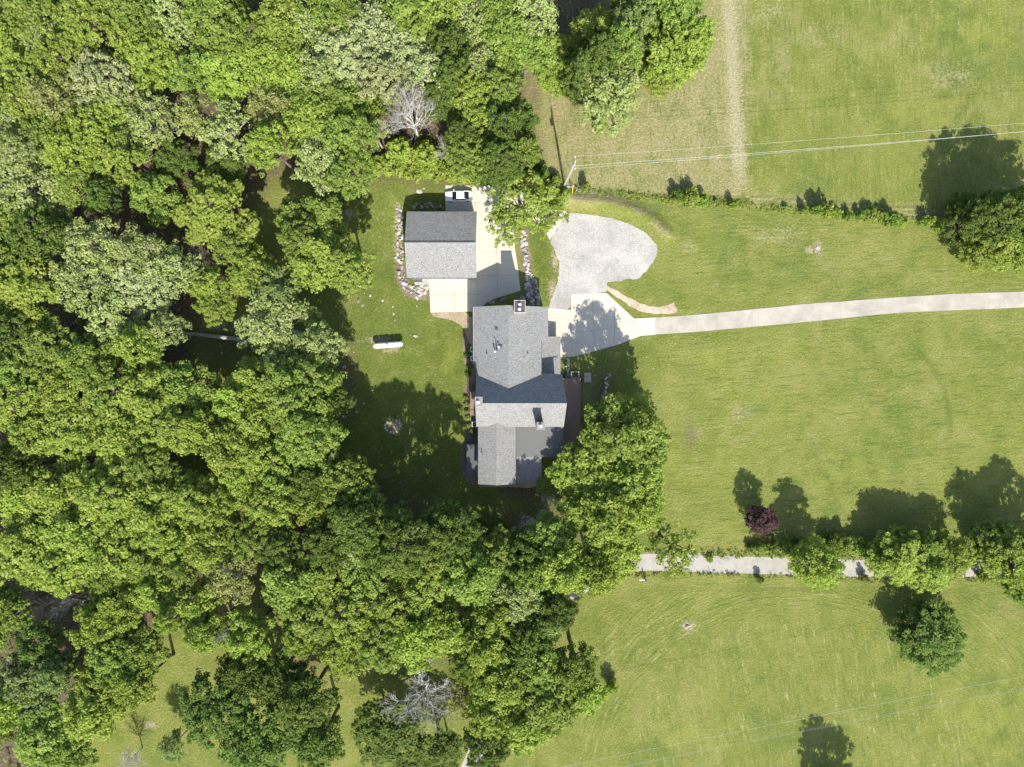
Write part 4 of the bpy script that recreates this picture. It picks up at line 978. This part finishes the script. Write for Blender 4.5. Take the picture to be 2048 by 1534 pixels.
WOOD = """
20 90 62 Y;72 25 55 G;105 78 55 P;190 45 62 B;245 15 50 G;312 12 48 D;350 30 50 P;430 28 60 G;290 125 66 Y;202 165 58 V;125 115 55 B;60 150 55 B;150 50 50 B;455 140 55 Y;480 75 52 G;392 150 50 G
105 205 58 O;225 225 68 Y;292 250 62 P;182 262 55 B;40 195 48 B;22 245 45 P;100 270 58 G;150 305 55 Y;38 300 50 P;240 308 52 B;400 240 38 O;450 262 55 P;60 385 78 P;150 368 50 G;205 392 34 D;310 388 46 G 15;428 425 72 B 15;350 320 42 D 13;455 320 42 D 12
75 470 62 D;190 492 58 P;8 430 45 B;282 505 50 P;50 570 74 B;8 520 45 G;165 562 55 P;232 640 68 P;292 560 64 V;345 540 50 P;18 655 42 D;275 692 40 B;332 660 38 P;100 700 64 G;180 720 50 G;30 740 50 G;40 800 62 B;130 780 62 B;220 770 62 G;300 790 66 B;372 785 58 G
150 860 70 B;60 870 54 B;250 880 62 B;330 855 62 B;392 850 38 B;296 925 44 G;18 940 50 D;50 995 58 B;130 985 62 Y;220 990 62 B;305 1005 62 B;388 1000 55 B;412 565 36 B 14;502 545 46 B 14;468 490 38 G 14;430 612 34 B 13;640 525 56 B;700 535 46 B;600 480 40 G
640 440 46 G 14;592 432 38 G 13;555 590 46 S;552 655 72 P;640 690 46 P;562 730 38 P;508 770 48 Y;470 805 42 Y;600 788 76 G 21;500 850 52 Y;622 870 62 G 22;665 805 34 D;460 892 52 B;535 920 60 B;478 960 52 B;560 965 46 G;625 960 48 D;692 962 50 G 21;425 1010 50 B;540 1010 50 B;640 1012 46 B;732 1000 34 B
565 55 62 B;540 130 52 B;612 48 52 P;655 28 42 G;700 30 50 G;742 70 60 V;690 122 68 V;800 112 64 V;858 142 50 V;762 150 52 V;640 152 48 P;590 150 42 Y;622 205 52 G;692 212 52 G;552 222 46 O;540 292 46 Y;622 252 50 B;700 282 55 G;642 322 55 P;700 350 42 G
832 42 60 G;882 18 50 B;932 10 46 B;902 92 42 D;950 50 50 P;992 18 48 G;1012 80 50 G;962 132 42 P;905 152 42 D;882 196 38 D;942 190 42 B;1002 182 42 G;962 240 42 B;1012 252 40 D;930 272 38 D;1002 322 44 D;942 312 42 G;1045 235 30 D;1052 300 30 G;768 205 26 G 12;748 265 32 P 12
1052 20 58 P;1052 100 54 G;1112 108 36 B 11;1112 148 34 B 10;1192 72 50 B 14;1242 102 42 G;1200 118 40 D;1272 50 46 S;1342 30 58 G;1352 100 54 B;1388 80 36 B;1328 140 38 B 12;1162 150 36 D
60 1100 70 B;150 1070 70 B;230 1100 64 B;302 1062 60 B;130 1135 56 B;218 1160 50 G;300 1120 50 G;240 1212 55 Y;312 1180 46 Y;202 1245 50 Y;20 1220 42 G;78 1290 48 D;62 1372 64 S;112 1345 38 S;20 1412 46 Y;288 1292 46 G;345 1235 30 B;232 1318 52 G;202 1390 58 B;270 1370 44 B;180 1425 50 B;100 1470 70 G;140 1505 52 G;368 1130 42 G;468 1152 52 O;402 1210 46 B;488 1272 50 Y;412 1262 36 B;340 1070 50 B
432 1420 68 D;520 1480 74 D;610 1402 58 D;640 1482 50 D;480 1350 50 D;550 1360 50 D;600 1280 32 Y;560 1095 46 D;590 1170 60 G;662 1165 64 B;742 1152 64 G;622 1232 60 G;702 1240 64 B;782 1212 60 B;852 1182 60 B;692 1305 50 B;762 1288 62 G;832 1278 54 Y;890 1262 50 Y;870 1122 52 G;718 1088 52 P;420 1085 50 B;500 1080 50 G
722 1045 60 D 23;820 1078 66 D 25.5;900 1058 56 D 22.5;775 1100 56 D;660 1085 52 D;925 1100 50 D;940 1150 56 G;1000 1110 48 G;1042 1190 48 P;976 1240 54 Y;960 1300 50 Y;1100 1228 46 D;1062 1270 46 D;1000 1370 58 Y;980 1430 50 Y;1080 1340 54 G;1150 1332 42 G;1100 1402 64 G;1165 1385 44 B;1052 1452 52 B;975 1495 50 D;930 1330 34 G;1040 1320 48 D
790 1475 74 D 12;870 1505 46 D 10;752 1440 40 D 11
1150 942 46 Y 11;1102 972 26 B 5;1202 952 56 Y 15;1272 972 58 B;1230 1032 58 Y;1290 1022 36 Y;1162 1022 42 Y 13;1100 1080 46 G;1122 1132 50 Y;1222 1112 52 Y;1190 1150 42 Y;1050 1100 40 D;980 1062 32 D 9;1050 1150 44 G
1636 1130 46 Y 13;1800 1112 50 B 10;1852 1136 44 B 10.5;1905 1112 40 B 10;1843 1094 36 G 9;1765 1125 26 B 8;2038 1125 50 Y 13.5;2003 1085 40 G 12;2048 1185 26 G 8
1945 440 40 D 12;2000 425 50 D 17;1982 490 46 B 11;2036 486 50 B 12;1930 412 28 D 8;2062 425 52 D 18
-60 60 70 G;-60 200 70 B;-60 340 70 P;-60 480 70 G;-60 640 70 B;-60 800 70 G;-60 960 70 B;-60 1120 70 B;-60 1280 70 G;-60 1440 70 D;120 -50 70 G;280 -50 70 B;450 -50 70 G;620 -50 70 P;800 -50 70 G;960 -50 60 B;1340 -50 60 G;1270 -50 50 G;2110 440 70 D;2110 1130 60 B
"""
for s in WOOD.replace('\n', ';').split(';'):
    if s.strip():
        a = s.split(); px_, py_ = float(a[0]), float(a[1]); low = px_ > 1290 and py_ > 160 or (px_ > 1090 and py_ < 200); tree(float(a[0]), float(a[1]), float(a[2])*1.12, a[3], float(a[4]) if len(a) > 4 else None, 'low' if low else None)
# trees beside the house
tree(1252, 862, 86, 'G', 22.5, 'low', label='big broad tree whose shadow falls over the parking slab', group='trees beside the house')
tree(1290, 905, 46, 'G', 16, 'low', label='mid green tree on the right of the group beside the deck', group='trees beside the house')
tree(1208, 905, 44, 'G', 13, 'clumpy', label='mid green tree closest to the deck stairs', group='trees beside the house')
tree(1048, 408, 70, 'B', 13.5, 'open', label='thin leaved tree overhanging the concrete drive right of the parked car', group='trees beside the garage', bark='bark')
tree(1012, 450, 44, 'B', 12.5, 'open', label='light green tree overhanging the apron right of the garage', group='trees beside the garage', bark='bark')
tree(1102, 425, 36, 'B', 9, 'open', label='small thin tree over the drive at the edge of the gravel', group='trees beside the garage', bark='bark')
tree(1350, 1100, 52, 'B', 17, 'open', label='loose bright tree over the west end of the gravel lane', group='trees of the lower fields', bark='bark')
tree(1525, 1042, 31, 'U', 8.5, 'low', label='round purple leaved tree alone by the lane hedge', group='trees of the lower fields')
tree(1863, 1278, 74, 'D', 9.5, 'low', label='lone dark tree standing in the lower hay field', group='trees of the lower fields')
tree(1728, 1690, 62, 'D', 17, 'low', label='tree below the bottom edge casting a round shadow', group='trees of the lower fields')
tree(1222, 182, 74, 'P', 14, 'twiggy', label='thin sage tree with pale twigs at the wood corner', group='trees at the hay field corner')
tree(1225, 175, 60, 'P', 12, 'airy', label='loose sage crown under the pale twigs at the wood corner', group='trees at the hay field corner')
tree(1203, 250, 18, 'Y', 5, 'bush', 'shrub', 'lime shrub at the tip of the wood corner', 'trees at the hay field corner')
tree(1098, 1225, 56, 'S', 15, 'cedar', label='dark cedar beside the bend of the gravel lane', group='cedars')
tree(345, 1492, 30, 'S', 8, 'twiggy', label='small grey green sapling on the bottom left grass', group='saplings')
# bare trees
tree(814, 214, 66, 'P', 21, 'bare', label='white leafless dead tree behind the garage', group='dead trees')
tree(888, 292, 26, 'P', 9, 'bare', label='small grey leafless tree right of the white dead tree', group='dead trees')
tree(843, 1402, 70, 'P', 14, 'bare', label='wide grey leafless tree near the bottom edge', group='dead trees')
tree(925, 1395, 42, 'O', 12, 'twiggy', label='greyish budding tree right of the wide leafless tree', group='dead trees')
tree(1064, 1050, 30, 'P', 9, 'bare', label='small white leafless tree south of the house', group='dead trees')
tree(1105, 1008, 26, 'P', 9, 'bare', label='thin leafless tree just below the house by the lime trees', group='dead trees')
tree(457, 1270, 22, 'P', 19, 'bare', label='small grey dead crown among the lower left trees', group='dead trees')
tree(255, 1525, 30, 'P', 7, 'bare', label='bare trunk casting a long shadow at the bottom left', group='dead trees')
tree(50, 1230, 46, 'P', 13, 'bare', label='dead branches by the left edge in the lower wood', group='dead trees')
tree(120, 1210, 34, 'P', 12, 'bare', label='dead branches in the dark gap of the lower left wood', group='dead trees')
tree(402, 95, 26, 'P', 13, 'bare', label='dead twigs among the upper left crowns', group='dead trees')
tree(400, 515, 20, 'P', 10, 'bare', label='short dead branches above the fallen log', group='dead trees')
# shrubs
def shrub(px, py, r_, t, h, label=None, group='hedge along the upper fence'): return tree(px, py, r_, t, h, 'bush', 'shrub', label, group)
for a in [(1355,388,15,'D',3.6),(1384,392,22,'B',4.4),(1405,400,16,'Y',3.4),(1467,408,9,'Y',3.4),(1432,403,6,'G',1.2),(1172,372,10,'Y',4.0),(1573,414,7,'Y',1.6),(1610,418,10,'G',3),(1638,416,15,'G',4.6),(1656,420,18,'B',4.6),(1675,424,12,'B',2.6),
          (1700,431,12,'G',2.8),(1722,430,12,'G',2.8),(1745,428,18,'G',3.4),(1768,434,15,'B',3.2),(1788,438,20,'G',4.4),(1806,444,14,'Y',2),(1858,440,14,'B',3.6),(1880,448,18,'Y',2.4),(1842,446,8,'G',1.2)]: shrub(*a)
for a in [(1502,1096,12,'D',2),(1522,1098,15,'G',2.4),(1545,1093,17,'D',3),(1572,1096,16,'G',2.5),(1600,1090,20,'D',3.5),(1665,1082,22,'D',4.2),(1690,1088,24,'G',4.8),(1715,1092,22,'G',3.6),(1742,1100,18,'B',2.6),(1765,1090,24,'D',4.6),(1755,1118,14,'B',4.5),(1778,1112,16,'G',3),
          (1960,1100,22,'D',4),(1940,1120,18,'B',3),(1420,1118,10,'G',1),(1310,1085,12,'D',1.5)]: shrub(*a, group='hedge along the gravel lane')
shrub(1521,1160,9,'O',2.6,'small shrub south of the lane, left of the lime tree','shrubs beside the lane'); shrub(1731,1157,10,'O',2.9,'small shrub south of the lane, right of the lime tree','shrubs beside the lane')
shrub(1968,1152,15,'G',3,'round shrub south of the lane near the right edge','shrubs beside the lane'); shrub(1222,1376,16,'Y',4.2,'lime shrub standing alone at the lower field edge','shrubs beside the lane')
for a in [(937,697,8,'G',1.1),(935,712,8,'G',1.0),(938,735,8,'G',1.1),(936,748,7,'D',1.0),(931,795,6,'G',.9),(932,808,7,'G',.9),(934,823,7,'G',.9),(936,836,7,'B',.9),(937,851,7,'B',.9),(945,863,8,'G',1.3),(1150,750,7,'G',1.3)]: shrub(*a, group='low shrubs of the west bed')
for a in [(790,325,34,'B',4),(830,335,32,'B',3.5),(870,340,30,'B',3.5),(905,342,28,'B',4),(935,348,26,'B',4),(760,335,28,'Y',3.5),(960,352,24,'D',5),(985,350,26,'G',5),(1010,355,26,'B',4),(1035,350,28,'B',5),(1062,360,28,'B',4.5),(1085,372,26,'B',4),(1100,390,24,'B',3),
          (1118,402,20,'B',2.2),(1080,345,26,'D',6),(1060,325,24,'D',6),(850,310,34,'Y',6),(905,300,30,'G',7),(800,300,30,'B',7),(1110,360,16,'G',3),(1130,392,12,'B',1.4),(1028,375,20,'B',5)]: shrub(*a, group='thicket behind the garage')

# the leaning grey log by the clearing and its branches
m = MB(); lg = [P(492,680,.5), P(440,674,.6), P(388,668,.7)]
m.tube([(lg[0][0],lg[0][1],.35),(lg[1][0],lg[1][1],.9),(lg[2][0],lg[2][1],1.5),(*P(372,668,2),2)], [.42,.36,.3,.2], 10)
lt = m.build('fallen_log', M['palebark']); tag(lt, 'long fallen grey tree trunk lying in the shaded clearing', 'log')
m = MB(); m.tube([(*P(388,668,1.5),1.5),(*P(381,672,1.2),1.2),(*P(379,680,.8),.8)], [.2,.15,.05], 6); m.tube([(*P(372,668,2),2),(*P(350,662,4),4),(*P(335,640,7),7)], [.2,.14,.06], 6)
m.build('branch', M['palebark'], lt)

# labels for the unlabelled trees and shrubs, each by colour, size and nearest landmark
used = {}
for T in TREES:
    e, px, py, r_, t, word, fk = T
    if word == 'shrub':
        size = 'low' if r_ < 12 else 'bushy'
    else: size = 'small' if r_ < 40 else ('large' if r_ > 60 else 'mid-sized')
    off = not (-20 < px < 2068 and -20 < py < 1554)
    best = min(LAND, key=lambda l: (l[1]-px)**2+(l[2]-py)**2)
    ang = math.atan2(best[2]-py, px-best[1]); d = DIRS[int(round(ang/(math.pi/4))) % 8]
    key = (size, t, word, d, best[0], off); used.setdefault(key, []).append((math.hypot(px-best[1], py-best[2]), T))
for (size, t, word, d, lm, off), lst in used.items():
    lst.sort(key=lambda q: q[0])
    for i, (_, T) in enumerate(lst):
        pre = {'right': 'to the right of', 'left': 'to the left of', 'above': 'above', 'below': 'below'}.get(d, d + ' of')
        T[0]['label'] = f"{ORD[i] if i < 8 else str(i+1)+'th '}{size+' ' if not off else ''}{PHR[t]} {word} {pre} the {lm}" + (' out of frame' if off else '')

# understory: saplings, brambles and seedlings on the forest floor
def undergrowth():
    r = np.random.RandomState(5); pts = []
    polyA = PP([(-150,-120),(1090,-120),(1060,190),(1080,360),(760,350),(600,335),(540,350),(420,520),(360,700),(330,1000),(420,1150),(440,1260),(330,1380),(90,1534),(-150,1650)])
    polyB = PP([(640,1000),(860,1030),(1000,1060),(1130,1010),(1090,1170),(1050,1320),(930,1330),(700,1310),(560,1240),(500,1090)])
    X = r.uniform(-105, 12, 9000); Y = r.uniform(-75, 78, 9000)
    for pl, dens in ((polyA, .5), (polyB, .3)):
        d = poly_sdf(X, Y, pl); nz = np.sin(X*.35+1)*np.sin(Y*.31+2)+np.sin(X*.13)*np.cos(Y*.11)
        k = (d < 0) & (nz > .25) & (r.uniform(size=X.size) < dens); pts.append(np.stack([X[k], Y[k], r.uniform(.1, 1.3, k.sum())], -1))
    c = np.concatenate(pts); me = leaf_mesh('undergrowth', c, r.uniform(.4, .9, len(c)), r.uniform(0, 1, len(c)), 26, .36, .22, 9, .7)
    me.materials.append(LEAF['G']); o = bpy.data.objects.new('undergrowth', me); col.objects.link(o)
    tag(o, 'low green undergrowth on the brown forest floor', 'undergrowth', None, 'stuff')
undergrowth()
# rank weeds and long grass along the fence lines
def weeds(name, pts, wd, n, lab, key, seed):
    r = np.random.RandomState(seed); pts = [Vector(p) for p in pts]; seg = [(b-a).length for a, b in zip(pts[:-1], pts[1:])]; tot = sum(seg); c = []
    for _ in range(n):
        t = r.uniform()*tot; k = 0
        while t > seg[k] and k < len(seg)-1: t -= seg[k]; k += 1
        p = pts[k].lerp(pts[k+1], t/seg[k]); q = (math.sin(p.x*.7)+math.sin(p.x*.23+1))*.25+.5
        if r.uniform() > q+.25: continue
        x, y = p.x+r.normal()*wd*.3, p.y+r.normal()*wd; c.append((x, y, gz(x, y)+r.uniform(0, .35+.5*q*r.uniform())))
    c = np.array(c); me = leaf_mesh(name, c, r.uniform(.15, .38, len(c)), r.uniform(0, 1, len(c)), 16, .26, .1, seed, .8, .2)
    me.materials.append(LEAF[key]); o = bpy.data.objects.new(name, me); col.objects.link(o); tag(o, lab, 'weeds', None, 'stuff')
weeds('weeds', PP([(1150,378),(1180,383),(1260,392),(1340,400),(1500,412),(1700,432),(1890,445)]), .4, 900, 'rank weeds along the upper field fence', 'B', 3)
weeds('weeds', PP([(1290,1104),(1420,1108),(1600,1112),(1800,1114),(2060,1114)]), .28, 600, 'rank weeds between the lane and the middle field', 'G', 4)
weeds('weeds', PP([(1180,1165),(1285,1150),(1420,1148),(1600,1155),(1790,1160),(2060,1158)]), .22, 350, 'thin weeds along the south side of the lane', 'O', 6)
